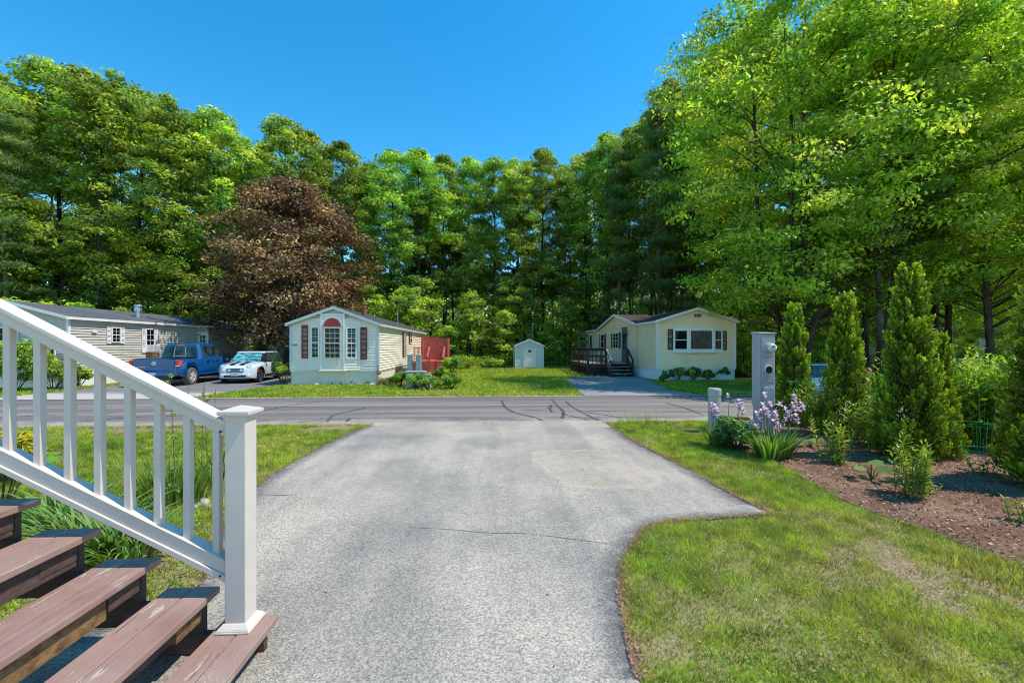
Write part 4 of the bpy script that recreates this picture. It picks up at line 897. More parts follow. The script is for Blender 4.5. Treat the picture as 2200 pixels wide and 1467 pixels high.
def meter():
    X, Y = 5.52, 8.55; w_, d = .33, .27; t = thing('meter_pedestal', 'tall grey electric meter pedestal standing beside the irises', 'meter', (X + w_ / 2, Y + d / 2, 0)); g = M['meter_grey']
    rot = Matrix.Rotation(math.radians(4), 4, 'Z')
    zt = 1.985
    m = MB(); m.box(X, X + w_, Y, Y + d, 0.5, zt); body = m.build('cabinet', g, t, bevel=.012)
    m = MB(); m.box(X + .02, X + w_ - .02, Y + .02, Y + d - .02, 0, .499); m.build('pedestal_base', g, t)
    m = MB(); m.hexa([(X - .015, Y - .03, zt + .001), (X + w_ + .015, Y - .03, zt + .001), (X + w_ + .015, Y + d + .01, zt + .001), (X - .015, Y + d + .01, zt + .001), (X - .015, Y - .03, zt + .02), (X + w_ + .015, Y - .03, zt + .02), (X + w_ + .015, Y + d + .01, zt + .045), (X - .015, Y + d + .01, zt + .045)]); m.build('cap', g, t, bevel=.004)
    F = Fr((X, Y, 0), (1, 0, 0), (0, -1, 0))
    for z0, z1 in ((1.51, 1.945), (.99, 1.495)): m = MB(); F.box(m, .035, w_ - .03, z0, z1, .001, .022); m.build('cover_plate', g, t, bevel=.008)
    m = MB(); F.box(m, .06, w_ - .05, .52, .90, .001, .065); F.box(m, .07, .16, .895, .915, .001, .06); F.box(m, .19, .27, .895, .92, .001, .06); m.build('breaker_door', g, t, bevel=.018)
    cx = w_ * .58; c = (X + cx, Y - .022, 1.70)
    m = MB(); m.lathe([(.105, 0), (.105, -.03), (.095, -.035)], c, 'y', 28); mt = m.build('meter', M['plastic_grey'], t, smooth=False)
    m = MB(); m.lathe([(.088, -.036), (.088, -.10), (.078, -.125), (.03, -.132)], c, 'y', 28); m.build('dome', M['glass_meter'], mt, smooth=True)
    m = MB(); F.box(m, cx - .035, cx + .035, 1.715, 1.74, .154, .157); m.build('display', M['meter_socket'], mt)
    c = (X + cx - .02, Y - .022, 1.25)
    m = MB(); n = 28; V = []
    for r0, h in ((.088, 0), (.098, -.02), (.098, -.035), (.082, -.037), (.080, -.004)):
        V += [(c[0] + r0 * math.cos(2 * PI * k / n), c[1] + h, c[2] + r0 * math.sin(2 * PI * k / n)) for k in range(n)]
    m.add(V, [(i * n + k, i * n + (k + 1) % n, (i + 1) * n + (k + 1) % n, (i + 1) * n + k) for i in range(4) for k in range(n)]); m.build('socket_ring', M['vinyl_white'], t)
    m = MB(); m.lathe([(.079, -.004), (.079, -.006)], c, 'y', 24); m.tube([(c[0] - .03, c[1] - .01, c[2] - .05), (c[0] - .03, c[1] - .02, c[2] + .05)], .008, 5); m.tube([(c[0] + .03, c[1] - .01, c[2] - .05), (c[0] + .03, c[1] - .02, c[2] + .05)], .008, 5); m.build('socket_interior', M['meter_socket'], t)
    x, y = at(1535, 8.75)[:2]; t = thing('round_bollard', 'grey round cable pedestal left of the electric meter', 'utility post', (x, y, 0)); m = MB(); m.lathe([(.118, 0), (.118, .78)], (x, y, 0), n=24); m.build('post', M['plastic_grey'], t)
    m = MB(); m.lathe([(.126, .74), (.128, .86), (.12, .885), (.05, .89)], (x, y, 0), n=24); m.build('cap', M['plastic_grey'], t, bevel=.003); m = MB(); m.tube([(x - .02, y - .124, 0), (x - .02, y - .124, .76)], .012, 6); m.build('conduit', M['plastic_grey'], t)
    x, y = at(1592, 8.6)[:2]; t = thing('wooden_stake', 'short square wooden post between the bollard and the meter', 'post', (x, y, 0)); m = MB(); m.box(x - .14, x + .14, y - .07, y + .07, 0, .33); m.build('post', M['rawwood'], t, bevel=.006)
meter()
# stones
def stone(x, y, s, lab, seed, grp='stones behind the stair railing'):
    r = RS(seed); bm = bmesh.new(); bmesh.ops.create_icosphere(bm, subdivisions=3, radius=1)
    for v in bm.verts:
        c = v.co.copy(); k = 1 + .35 * (vnoise(c.x + seed, c.y + c.z * 1.7, 1.4) - .5) + .12 * (vnoise(c.x * 3, c.y * 3 + c.z * 4, 1) - .5); v.co = Vector((c.x * k * s, c.y * k * s * .8, max(c.z, -.4) * k * s * .7))
    me = bpy.data.meshes.new('garden_stone'); bm.to_mesh(me); bm.free(); me.materials.append(M['lichen_stone']); o = link('garden_stone', me); o.location = (x, y, s * .2); o.rotation_euler = (0, 0, r.rand() * 6); tag(o, lab, 'stone', grp)
stone(*gp(437, 1085)[:2], .085, 'largest pinkish stone between the last two balusters', 1); stone(*gp(416, 1092)[:2], .05, 'small stone just left of the largest one behind the railing', 2)
stone(*gp(300, 1092)[:2], .06, 'small pale stone under the fifth gap of the railing', 3); stone(*gp(182, 1092)[:2], .055, 'pale stone among leaves behind the second tread end', 4); stone(*gp(480, 1195)[:2], .05, 'pale stone just behind the newel post', 5); stone(*gp(455, 1090)[:2], .045, 'small stone touching the right side of the largest stone', 6)
for k, (px, py, s, lab) in enumerate(((626, 826, .16, 'flat grey stone at the left foot of the cream home'), (680, 828, .12, 'grey edging stone under the front wall of the cream home, left part'), (800, 829, .15, 'grey stone at the right front corner of the cream home'))): stone(*gp(px, py)[:2], s, lab, 10 + k, 'stones along the cream home')
# ================================================================ VEHICLES (x forward, y left, z up in the vehicle's own frame)
def hull(name, t, L, prof, width, arches, mats, zlow, nst=150, shoulder=.05, endr=.10):
    """prof: [(x, ztop)], width: [(x, halfwidth)], arches: [(x, r, z)]"""
    xs = np.linspace(-L / 2, L / 2, nst); zt = np.interp(xs, [p[0] for p in prof], [p[1] for p in prof]); hw = np.interp(xs, [p[0] for p in width], [p[1] for p in width])
    zt = np.convolve(np.pad(zt, 2, 'edge'), [.1, .2, .4, .2, .1], 'valid')
    V = []; F = []; MI = []; ring = None
    for x, z1, w_ in zip(xs, zt, hw):
        z0 = np.interp(x, [-L / 2, -L / 2 + .35, L / 2 - .35, L / 2], [zlow + .13, zlow, zlow, zlow + .05])
        for ax, r, az in arches:
            if abs(x - ax) < r: z0 = max(z0, az + math.sqrt(r * r - (x - ax) ** 2))
        e = min(x + L / 2, L / 2 - x); k = 1 if e > endr else math.sqrt(max(0, 1 - (1 - e / endr) ** 2)) * (.05 + .25 * endr) + (.95 - .25 * endr)
        w_ = w_ * k; z1 = z1 - (1 - k) * .25; zm = max(z0 + .03, .52 * z1 + .5 * zlow * 0 + .05)
        zm = min(zm, z1 - .1) if z1 - .1 > z0 else z0 + .01
        s = [(0, z0), (w_ * .8, z0), (w_ * .965, z0 + .005), (w_ * .985, z0 + .03), (w_, zm), (w_ * .985, z1 - shoulder * 1.6), (w_ * .955, z1 - shoulder * .6), (w_ * .88, z1 - .01), (w_ * .5, z1 + .012), (0, z1 + .02)]
        full = [(x, y, z) for y, z in s] + [(x, -y, z) for y, z in s[-2:0:-1]]
        ring = len(full); V += full
    for i in range(nst - 1):
        for k in range(ring):
            F.append((i * ring + k, i * ring + (k + 1) % ring, (i + 1) * ring + (k + 1) % ring, (i + 1) * ring + k)); MI.append(1 if k in (0, ring - 1, 1, ring - 2) else 0)
    F += [tuple(range(ring)), tuple(range((nst - 1) * ring, nst * ring))]; MI += [0, 0]
    m = MB(); m.v = V; m.f = F; m.mi = MI; o = m.build(name, mats, t, smooth=True); return o
def wheel(t, x, y, r, wd, tyre='tyre_rubber', rim='alloy', spokes=5, side=1):
    m = MB(); s = side
    m.lathe([(r * .60, -wd * .1), (r * .62, -wd / 2), (r * .93, -wd / 2), (r, -wd * .36), (r, wd * .36), (r * .93, wd / 2), (r * .62, wd / 2), (r * .60, wd * .1)], (0, 0, 0), 'y', 28)
    w_ = m.build('wheel', M[tyre], t, smooth=False); w_.location = (x, y, r); W[w_.name] = (0, 0, 0)
    m = MB(); m.lathe([(r * .61, .0), (r * .63, s * wd * .46), (r * .58, s * wd * .47), (r * .55, s * wd * .15), (r * .5, s * wd * .12)], (0, 0, 0), 'y', 28)
    for k in range(spokes):
        a = 2 * PI * k / spokes; c, q = math.cos(a), math.sin(a); h = r * .085; ny = s * wd * .44
        m.hexa([(-q * h * 1.2, ny - .04 * s, c * h * 1.2), (q * h * 1.2, ny - .04 * s, -c * h * 1.2), (q * h * 1.2, ny, -c * h * 1.2), (-q * h * 1.2, ny, c * h * 1.2),
                (c * r * .6 - q * h, ny - .04 * s, q * r * .6 + c * h), (c * r * .6 + q * h, ny - .04 * s, q * r * .6 - c * h), (c * r * .6 + q * h, ny, q * r * .6 - c * h), (c * r * .6 - q * h, ny, q * r * .6 + c * h)])
    m.lathe([(r * .14, 0), (r * .14, s * wd * .46), (r * .08, s * wd * .48)], (0, 0, 0), 'y', 16)
    m.build('rim', M[rim], w_, smooth=False)
def cabin(t, name, base, roof, zb, zr, wb, wr, mat, seg=6):
    """base/roof: (x_rear, x_front)"""
    m = MB(); V = []; 
    for i in range(seg + 1):
        k = i / seg; z = zb + (zr - zb) * k; xr = base[0] + (roof[0] - base[0]) * k; xf = base[1] + (roof[1] - base[1]) * k; w_ = wb + (wr - wb) * k ** 1.15
        c = .10; P = [(xr, w_ - c), (xr + c, w_), (xf - c * 1.8, w_), (xf - .02, w_ - c * 1.6), (xf, 0), (xf - .02, -w_ + c * 1.6), (xf - c * 1.8, -w_), (xr + c, -w_), (xr, -w_ + c), (xr - .01, 0)]
        V += [(a, b, z) for a, b in P]
    n = 10; F = [(i * n + k, i * n + (k + 1) % n, (i + 1) * n + (k + 1) % n, (i + 1) * n + k) for i in range(seg) for k in range(n)] + [tuple(range(seg * n, seg * n + n))]
    m.add(V, F); return m.build(name, M[mat], t)
def sidepanel(m, pts, zb, zr, wb, wr, s, off=.008):
    P = []
    for x, z in pts: k = (z - zb) / (zr - zb); y = wb + (wr - wb) * max(0, k) ** 1.15 + off; P.append((x, s * y, z))
    Q = [(x, y - s * .006, z) for x, y, z in P]; n = len(P)
    m.add(P + Q, [tuple(range(n)), tuple(range(n, 2 * n))[::-1]] + [(i, (i + 1) % n, n + (i + 1) % n, n + i) for i in range(n)])

def pickup():
    x, y = at(331, 18.0)[:2]; ang = math.radians(95.5); L = 5.35
    cx, cy_ = x + math.cos(ang) * L / 2, y + math.sin(ang) * L / 2
    t = thing('pickup_truck', 'blue crew cab pickup truck parked with its tailgate toward the road', 'pickup truck', (cx, cy_, .014), rz=ang)
    wr_, xr, xf = .385, -1.62, 1.72
    hull('body', t, L, [(-2.68, 1.13), (-2.6, 1.17), (-.95, 1.17), (-.9, 1.18), (1.15, 1.17), (1.3, 1.16), (2.3, 1.10), (2.55, 1.02), (2.68, .92)], [(-2.68, .90), (-2.3, .92), (2.2, .92), (2.68, .84)], [(xr, .47, wr_), (xf, .47, wr_)], [M['car_blue'], M['car_black']], .40)
    for xx in (xr, xf):
        for s in (-1, 1): wheel(t, xx, s * .79, wr_, .26, 'tyre_worn' if xx < 0 else 'tyre_rubber', 'alloy', 5, s)
        for s in (-1, 1):
            m = MB(); n = 20; a = [(xx + (.47 + d) * math.cos(PI * i / n), s * (.925 if d else .915), wr_ + (.47 + d) * math.sin(PI * i / n)) for d in (0, .055) for i in range(n + 1)]
            b = [(p[0], p[1] - s * .12, p[2]) for p in a[:n + 1]]; m.add(a + b, [(i, i + 1, n + 2 + i, n + 1 + i) for i in range(n)] + [(i, i + 1, 2 * n + 3 + i, 2 * n + 2 + i) for i in range(n)]); m.build('fender_flare', M['car_blue'], t)
    zb, zr, wb, wq = 1.15, 1.80, .88, .70
    cabin(t, 'cab', (-.93, 1.35), (-.78, .62), zb, zr, wb, wq, 'car_blue')
    m = MB(); 
    V = [(-.80, -.66, zr - .02), (.6, -.64, zr - .02), (.6, .64, zr - .02), (-.80, .66, zr - .02), (-.70, -.60, zr + .028), (.48, -.58, zr + .028), (.48, .58, zr + .028), (-.70, .60, zr + .028)]; m.hexa(V); m.build('roof', M['car_blue'], t, bevel=.02)
    for s in (-1, 1):
        m = MB(); sidepanel(m, [(-.74, zb + .10), (.02, zb + .10), (.02, zr - .10), (-.62, zr - .10)], zb, zr, wb, wq, s); m.build('side_window', M['glass'], t)
        m = MB(); sidepanel(m, [(.10, zb + .10), (1.0, zb + .10), (.56, zr - .10), (.10, zr - .10)], zb, zr, wb, wq, s); m.build('side_window', M['glass'], t)
        for xx, ln in ((-.50, .18), (.36, .18)): m = MB(); m.box(xx, xx + ln, s * .925, s * .955, 1.02, 1.05); m.build('door_handle', M['chrome'], t, bevel=.008)
        for xx in (-.90, .05, 1.15): m = MB(); m.box(xx, xx + .012, s * .918, s * .9235, .50, 1.14); m.build('door_seam', M['car_black'], t)
        m = MB(); m.box(.98, 1.16, s * .93, s * 1.16, 1.15, 1.38); m.build('side_mirror', M['car_black'], t, bevel=.03)
        m = MB(); m.box(-1.0, 1.15, s * .90, s * .97, .40, .47); m.build('running_board', M['car_blue'], t, bevel=.02)
        m = MB(); m.box(1.2, 1.5, s * .922, s * .93, .98, 1.01); m.build('badge', M['chrome'], t)
        m = MB(); m.box(-2.705, -2.40, s * .80, s * .935, .84, 1.12); m.build('tail_lamp', M['lamp_red'], t, bevel=.025); m = MB(); m.box(-2.712, -2.60, s * .81, s * .937, .85, .90); m.build('reverse_lamp', M['lamp_clear'], t, bevel=.01)
        m = MB(); m.box(2.35, 2.66, s * .62, s * .84, .82, 1.0); m.build('headlight', M['lamp_clear'], t, bevel=.03)
    # rear window, slightly tilted like the cab back
    k = lambda z: -.93 + (z - zb) / (zr - zb) * .15 - .03
    def rp(m, y0, y1, z0, z1, off=0): m.hexa([(k(z0) - off - .01, y0, z0), (k(z0) - off, y0, z0), (k(z0) - off, y1, z0), (k(z0) - off - .01, y1, z0), (k(z1) - off - .01, y0 * .92, z1), (k(z1) - off, y0 * .92, z1), (k(z1) - off, y1 * .92, z1), (k(z1) - off - .01, y1 * .92, z1)])
    m = MB(); rp(m, -.70, .70, zb + .06, zr - .12); rw = m.build('rear_window', M['glass'], t)
    m = MB(); rp(m, -.245, -.225, zb + .07, zr - .13, .012); rp(m, .225, .245, zb + .07, zr - .13, .012); rp(m, -.24, .24, zb + .10, zb + .12, .013); m.build('slider_frame', M['plastic_grey'], rw)
    m = MB(); m.box(k(zr - .05) - .03, k(zr - .05) - .01, -.17, .17, zr - .085, zr - .03); m.build('brake_lamp', M['lamp_red'], t, bevel=.004)
    m = MB(); m.box(-2.60, -.98, -.80, .80, 1.185, 1.197); m.build('bed_cover', M['car_black'], t, bevel=.004)
    m = MB(); m.box(-2.70, -2.685, -.78, .78, .70, 1.15); tg = m.build('tailgate', M['car_blue'], t, bevel=.01)
    m = MB(); m.lathe([(.09, 0), (.09, -.01), (.05, -.014)], (-2.702, 0, .98), 'x', 14); m.build('emblem', M['plastic_grey'], tg); m = MB(); m.box(-2.709, -2.701, .30, .62, .82, .845); m.build('badge', M['chrome'], tg)
    m = MB(); m.box(-2.84, -2.62, -.90, .90, .46, .64); bp = m.build('rear_bumper', M['car_blue'], t, bevel=.03)
    m = MB(); m.box(-2.846, -2.838, -.15, .15, .49, .61); m.build('license_plate', M['plate_white'], bp); m = MB(); m.box(-2.7, -2.5, -.7, .7, .30, .45); m.build('hitch', M['car_black'], t)
    m = MB(); m.box(-2.3, 2.3, -.55, .55, .26, .42); m.build('underbody', M['car_black'], t)
    m = MB(); m.hexa([(1.33, -.72, zb + .03), (1.36, -.72, zb + .03), (1.36, .72, zb + .03), (1.33, .72, zb + .03), (.68, -.62, zr - .08), (.71, -.62, zr - .08), (.71, .62, zr - .08), (.68, .62, zr - .08)]); m.build('windshield', M['glass'], t)
pickup()

def hatch(x, y, ang, label, paintmat='car_white', name='parked_car', stripes=True, shade=True, z=.014, group=None, tail=False):
    L = 3.85; t = thing(name, label, 'car', (x, y, z), rz=ang, group=group); wr_, xr, xf = .315, -1.24, 1.20
    hull('body', t, L, [(-1.92, .80), (-1.80, .94), (-1.0, .97), (.70, .96), (.85, .955), (1.30, .90), (1.62, .86), (1.80, .80), (1.92, .66)], [(-1.92, .74), (-1.6, .82), (1.2, .84), (1.6, .80), (1.8, .74), (1.92, .62)], [(xr, .385, wr_), (xf, .385, wr_)], [M[paintmat], M['car_black']], .20, shoulder=.08, endr=.42)
    for xx in (xr, xf):
        for s in (-1, 1):
            wheel(t, xx, s * .71, wr_, .21, 'tyre_rubber', 'alloy_dark', 5, s)
            m = MB(); n = 18; a = [(xx + (.385 + d) * math.cos(PI * i / n), s * (.848 if d else .855), wr_ + (.385 + d) * math.sin(PI * i / n)) for d in (0, .06) for i in range(n + 1)]
            b = [(p[0], p[1] - s * .12, p[2]) for p in a[:n + 1]]; m.add(a + b, [(i, i + 1, n + 2 + i, n + 1 + i) for i in range(n)] + [(i, i + 1, 2 * n + 3 + i, 2 * n + 2 + i) for i in range(n)]); m.build('wheel_arch', M['car_black'], t)
    zb, zr, wb, wq = .93, 1.39, .79, .64
    cabin(t, 'greenhouse', (-1.86, .88), (-1.70, .25), zb, zr, wb, wq, 'glass')
    m = MB(); zz = zr - .015
    P = [(-1.76, -.56), (-1.70, -.64), (.22, -.64), (.30, -.55), (.32, 0), (.30, .55), (.22, .64), (-1.70, .64), (-1.76, .56)]
    V = [(a, b, zz) for a, b in P] + [(a * .985 - .01, b * .96, zz + .045) for a, b in P] + [(a * .9 - .06, b * .80, zz + .072) for a, b in P]; n = len(P)
    m.add(V, [(i * n + k, i * n + (k + 1) % n, (i + 1) * n + (k + 1) % n, (i + 1) * n + k) for i in range(2) for k in range(n)] + [tuple(range(2 * n, 3 * n))[::-1], tuple(range(n))]); rf = m.build('roof', M[paintmat], t)
    def hz(x_): return np.interp(x_, [.70, .85, 1.30, 1.62, 1.78], [.978, .972, .920, .876, .822])
    if stripes:
        for s in (-1, 1):
            m = MB(); xs = np.linspace(.86, 1.76, 14); V = []
            for q in xs: V += [(q, s * .10, hz(q) + .010), (q, s * .31, hz(q) + .004)]
            m.add(V, [(2 * i, 2 * i + 2, 2 * i + 3, 2 * i + 1) for i in range(13)]); m.build('hood_stripe', M['car_black'], t)
            m = MB(); m.box(-1.60, .20, min(s * .10, s * .31), max(s * .10, s * .31), zz + .070, zz + .077); m.build('roof_stripe', M['car_black'], rf)
    kx = lambda z_: .88 + (z_ - zb) / (zr - zb) * (-.63) + .012
    m = MB(); z0, z1 = zb + .035, zr - .03
    m.hexa([(kx(z0), -.66, z0), (kx(z0) + .006, -.66, z0), (kx(z0) + .006, .66, z0), (kx(z0), .66, z0), (kx(z1), -.55, z1), (kx(z1) + .006, -.55, z1), (kx(z1) + .006, .55, z1), (kx(z1), .55, z1)]); m.build('windshield', M['sunshade' if shade else 'glass'], t)
    for s in (-1, 1):
        for a, b in ((-1.60, -.95), (-.90, -.22), (-.14, .50)):
            m = MB(); top = min(b, .30) if b > .3 else b; sidepanel(m, [(a, zb + .05), (b + .04 if b > .3 else b, zb + .05), (top, zr - .045), (a + (.05 if a < -1.5 else 0), zr - .045)], zb, zr, wb, wq, s, .012); m.build('side_window', M['glass'], t)
        m = MB(); m.tube([(.55, s * .80, 1.0), (.56, s * .90, 1.01)], .02, 6); m.lathe([(.02, -.05), (.07, -.03), (.085, .02), (.06, .05)], (.57, s * .93, 1.03), 'x', 14); m.build('side_mirror', M['car_black'], t)
        m = MB(); m.lathe([(.13, -.02), (.13, .02), (.11, .055), (.06, .075), (.01, .08)], (1.795, s * .52, .69), 'x', 20); hl = m.build('headlight', M['lamp_clear'], t, smooth=True)
        m = MB(); m.lathe([(.15, -.06), (.15, .015), (.13, .02), (.13, -.03)], (1.79, s * .52, .69), 'x', 20); m.build('bezel', M['chrome'], hl)
        m = MB(); m.lathe([(.065, 0), (.065, .04), (.03, .055)], (1.90, s * .25, .60), 'x', 16); m.build('driving_lamp', M['lamp_clear'], t)
        m = MB(); m.lathe([(.05, 0), (.05, .03), (.02, .04)], (1.80, s * .62, .38), 'x', 14); m.build('fog_lamp', M['lamp_clear'], t)
        m = MB(); m.box(xf + .37, xf + .42, s * .80, s * .845, .50, .66); m.build('side_marker', M['lamp_orange'], t, bevel=.01)
        m = MB(); m.box(-.98, .80, s * .835, s * .852, .24, .36); m.build('side_skirt', M['car_black'], t, bevel=.01)
        for xx in (-.26, .64): m = MB(); m.box(xx, xx + .01, s * .838, s * .8445, .36, .92); m.build('door_seam', M['car_black'], t)
        for xx in (-.22, -.98): m = MB(); m.box(xx, xx + .14, s * .84, s * .862, .80, .825); m.build('door_handle', M['chrome'], t, bevel=.006)
        m = MB(); m.box(-1.93, -1.76, s * .60, s * .76, .70, 1.32 if tail else .98); m.build('tail_lamp', M['lamp_red'], t, bevel=.02)
    m = MB(); 
    V = [(1.895, y_, z_) for y_, z_ in ((-.36, .60), (-.33, .52), (.33, .52), (.36, .60), (.33, .68), (-.33, .68))]; m.prism(V, (.03, 0, 0)); gr = m.build('grille', M['car_black'], t)
    m = MB()
    for i in range(3): m.box(1.92, 1.93, -.32, .32, .56 + i * .04, .566 + i * .04)
    m.build('grille_bar', M['chrome'], gr)
    m = MB(); m.tube([(1.925, -.37, .60), (1.93, -.34, .51), (1.935, .34, .51), (1.925, .37, .60), (1.92, .34, .69), (1.92, -.34, .69), (1.925, -.37, .60)], .012, 6); m.build('grille_trim', M['chrome'], gr)
    m = MB(); m.box(1.60, 1.955, -.62, .62, .26, .47); bp = m.build('front_bumper', M[paintmat], t, bevel=.07, bseg=4)
    m = MB(); m.box(1.93, 1.962, -.46, .46, .29, .40); m.build('air_intake', M['car_black'], bp, bevel=.02)
    m = MB(); m.box(1.95, 1.972, -.17, .17, .36, .465); m.build('license_plate', M['plate_white'], bp)
    m = MB(); m.lathe([(.05, 0), (.05, .012), (.02, .016)], (1.80, 0, .78), 'x', 14); m.box(1.80, 1.812, -.11, .11, .775, .79); m.build('emblem', M['chrome'], t)
    m = MB(); m.box(-1.5, 1.6, -.5, .5, .15, .24); m.build('underbody', M['car_black'], t)
    return t
fx, fy = at(505, 19.6)[:2]; an = math.radians(-83)
hatch(fx - math.cos(an) * 1.92, fy - math.sin(an) * 1.92, an, 'small white car with black hood stripes and a teal sunshade', 'car_white')
hatch(12.7, 16.6, math.radians(180), 'silver car with a tall red tail lamp behind the arborvitae', 'car_silver', stripes=False, shade=False, z=-.40, tail=True)
x_, y_ = at(2095, 24)[:2]; hatch(x_, y_, math.radians(10), 'dark blue car glimpsed through the garden leaves at right', 'car_dark_blue', stripes=False, shade=False, z=-.42)

# ================================================================ TREES
def tube_np(m, P, R, n=6): m.tube(P, R, n)
def grow(seed, H, zb, Rr, ncl, per, ls, pal, mode='oval', stems=1, trunk_r=.2, flat=.55, clr=.13, asp=.5, lean=(0, 0), gap=.0):
    """returns (trunk mesh builder, leaf arrays)"""
    r = RS(seed); m = MB(); H0 = H
    # stems
    st = []
    for s in range(stems):
        a = 2 * PI * s / stems + r.rand(); sp = 0 if stems == 1 else Rr * (.12 + .22 * r.rand())
        pts = []
        for i in range(9):
            k = i / 8; z = H * .93 * k; off = sp * (1 - math.exp(-2.2 * k)) ; pts.append((off * math.cos(a) + lean[0] * k * H + .12 * math.sin(z * .6 + s) * min(1, k * 4), off * math.sin(a) + lean[1] * k * H + .12 * math.cos(z * .5 + s * 2) * min(1, k * 4), z))
        tr = trunk_r * (1 if stems == 1 else .62); m.tube(pts, [tr * (1.35 if i == 0 else 1) * (1 - .93 * i / 8) + .01 for i in range(9)], 8); st.append(pts)
    lob = r.rand(12) * 2 * PI
    C = []; 
    u = r.rand(ncl * 3); keep = []
    for i in range(ncl * 3):
        if len(C) >= ncl: break
        t_ = r.rand(); ang = r.rand() * 2 * PI
        if mode == 'oval': e = (max(0, math.sin(PI * min(1, (t_ * .80 + .20)))) ** .55)
        elif mode == 'dome': e = math.sqrt(max(0, 1 - (max(0, t_ - .32) / .68) ** 2)) * (.72 + .28 * min(1, t_ / .3))
        elif mode == 'pine': e = (1 - t_) ** .75 * (.65 + .35 * math.sin(t_ * 40) ** 2) + .08
        else: e = 1
        e *= .78 + .22 * math.sin(3 * ang + lob[0] + t_ * 5) + .16 * math.sin(5 * ang + lob[1] - t_ * 9)
        rad = e * Rr * (.30 + .70 * r.rand() ** .45)
        if mode == 'pine': z = zb + (H - zb) * (round(t_ * 11) / 11 + .012 * r.randn()); rad = e * Rr * (.2 + .8 * r.rand())
        else: z = zb + (H - zb) * t_
        x, y = rad * math.cos(ang) + lean[0] * z, rad * math.sin(ang) + lean[1] * z
        if gap and vnoise(x * 1.3 + seed, z * .9 + y * .4, .55) < gap: continue
        C.append((x, y, z, clr * Rr * (.7 + .6 * r.rand())))
    C = np.array(C)
    # limbs to a share of the clumps
    nl = min(len(C), int(len(C) * .45) if len(C) < 160 else 90)
    for i in r.choice(len(C), nl, replace=False):
        x, y, z, _ = C[i]; s = st[r.randint(stems)]; d = math.hypot(x, y); k = max(.16, (z - .45 * d - .3) / (H * .93)); k = min(.97, k); j = min(7, int(k * 8)); f = k * 8 - j
        p0 = [s[j][q] * (1 - f) + s[j + 1][q] * f for q in range(3)]; mid = [(p0[0] + x) / 2 + .1 * r.randn(), (p0[1] + y) / 2 + .1 * r.randn(), (p0[2] * .42 + z * .58) + .1 * r.randn()]
        rr = trunk_r * .30 * (1 - k * .75); m.tube([p0, mid, (x, y, z)], [rr, rr * .6, rr * .18], 5, cap=False)
    # leaves
    n = len(C) * per; ci = np.repeat(np.arange(len(C)), per); d = nrm(r.normal(size=(n, 3))); q = r.rand(n, 1) ** .40
    rad = C[ci, 3][:, None]; P = C[ci, :3] + d * q * rad * np.array([1.25, 1.25, flat])
    # drooping twigs: pull leaves along random short axes so that edges are ragged
    P += (r.normal(size=(n, 3)) * .05 * rad); st_ = r.rand(n) < .08; P[st_] += (d * rad)[st_] * (.2 + .5 * r.rand(st_.sum(), 1))
    up = np.array([0, 0, 1.]); out = P.copy(); out[:, 2] = 0; out = nrm(out)
    N = nrm(d * .40 + up * .65 + out * .35 + r.normal(size=(n, 3)) * .62)
    base = np.array(pal); w_ = r.rand(len(C)); cc = base[(r.rand(len(C)) * len(base)).astype(int)] * (.55 + .80 * w_[:, None]); col = cc[ci] * (.60 + .8 * r.rand(n, 1))
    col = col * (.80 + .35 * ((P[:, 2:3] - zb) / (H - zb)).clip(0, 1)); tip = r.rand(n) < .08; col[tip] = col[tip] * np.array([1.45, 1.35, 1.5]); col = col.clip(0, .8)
    return m, P, N, ls * (.65 + .7 * r.rand(n)), col, r
GREEN = [(.260, .405, .046), (.370, .510, .056), (.165, .280, .042), (.470, .570, .085), (.215, .350, .070)]
BRIGHT = [(.360, .540, .048), (.470, .640, .066), (.260, .420, .038), (.620, .690, .120), (.180, .310, .038)]
DEEP = [(.10, .18, .030), (.14, .23, .030), (.18, .27, .035)]
def treemesh(key, **k):
    asp = k.pop('asp', .5); leaf = k.pop('mat', 'leaf'); bark = k.pop('bark', 'bark'); fold = k.pop('fold', .18)
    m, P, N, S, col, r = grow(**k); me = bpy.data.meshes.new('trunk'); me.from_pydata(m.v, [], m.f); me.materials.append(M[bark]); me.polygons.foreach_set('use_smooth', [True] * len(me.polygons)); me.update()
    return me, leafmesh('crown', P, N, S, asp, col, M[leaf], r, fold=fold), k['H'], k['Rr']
def put_tree(v, name, label, x, y, H, R, rz, group, z=0, cat='tree'):
    t = bpy.data.objects.new(name, None); COL.objects.link(t); t.location = (x, y, z); t.rotation_euler = (0, 0, rz); t.scale = (R / v[3], R / v[3], H / v[2]); tag(t, label, cat, group)
    a = link('trunk', v[0], t); b = link('crown', v[1], t); return t
VT = [treemesh('a', seed=11 + i, H=20, zb=3.5 if i < 2 else 7.0, Rr=4, ncl=270, per=74, ls=.122, pal=GREEN, clr=.135, trunk_r=.2, gap=.35) for i in range(4)]
VS = [treemesh('s', seed=31 + i, H=20, zb=6, Rr=4, ncl=80, per=90, ls=.16, pal=GREEN, clr=.19, trunk_r=.17, gap=.30) for i in range(2)]
VP = [treemesh('p', seed=41 + i, H=20, zb=3, Rr=4, ncl=150, per=150, ls=.20, pal=[(.12, .20, .06), (.17, .26, .07), (.23, .32, .07)], mode='pine', clr=.20, flat=.30, asp=.10, trunk_r=.26, bark='bark_grey') for i in range(2)]
VU = [treemesh('u', seed=51 + i, H=5, zb=.6, Rr=1.7, ncl=70, per=60, ls=.085, pal=GREEN + BRIGHT[:2], clr=.20, trunk_r=.05, mode='oval', gap=.25) for i in range(3)]
r = RS(77)
def top_h(D, py): return CAMZ + (HOR - py) * D / FPX
ORD = ['first', 'second', 'third', 'fourth', 'fifth', 'sixth', 'seventh', 'eighth', 'ninth', 'tenth', 'eleventh', 'twelfth', 'thirteenth', 'fourteenth']
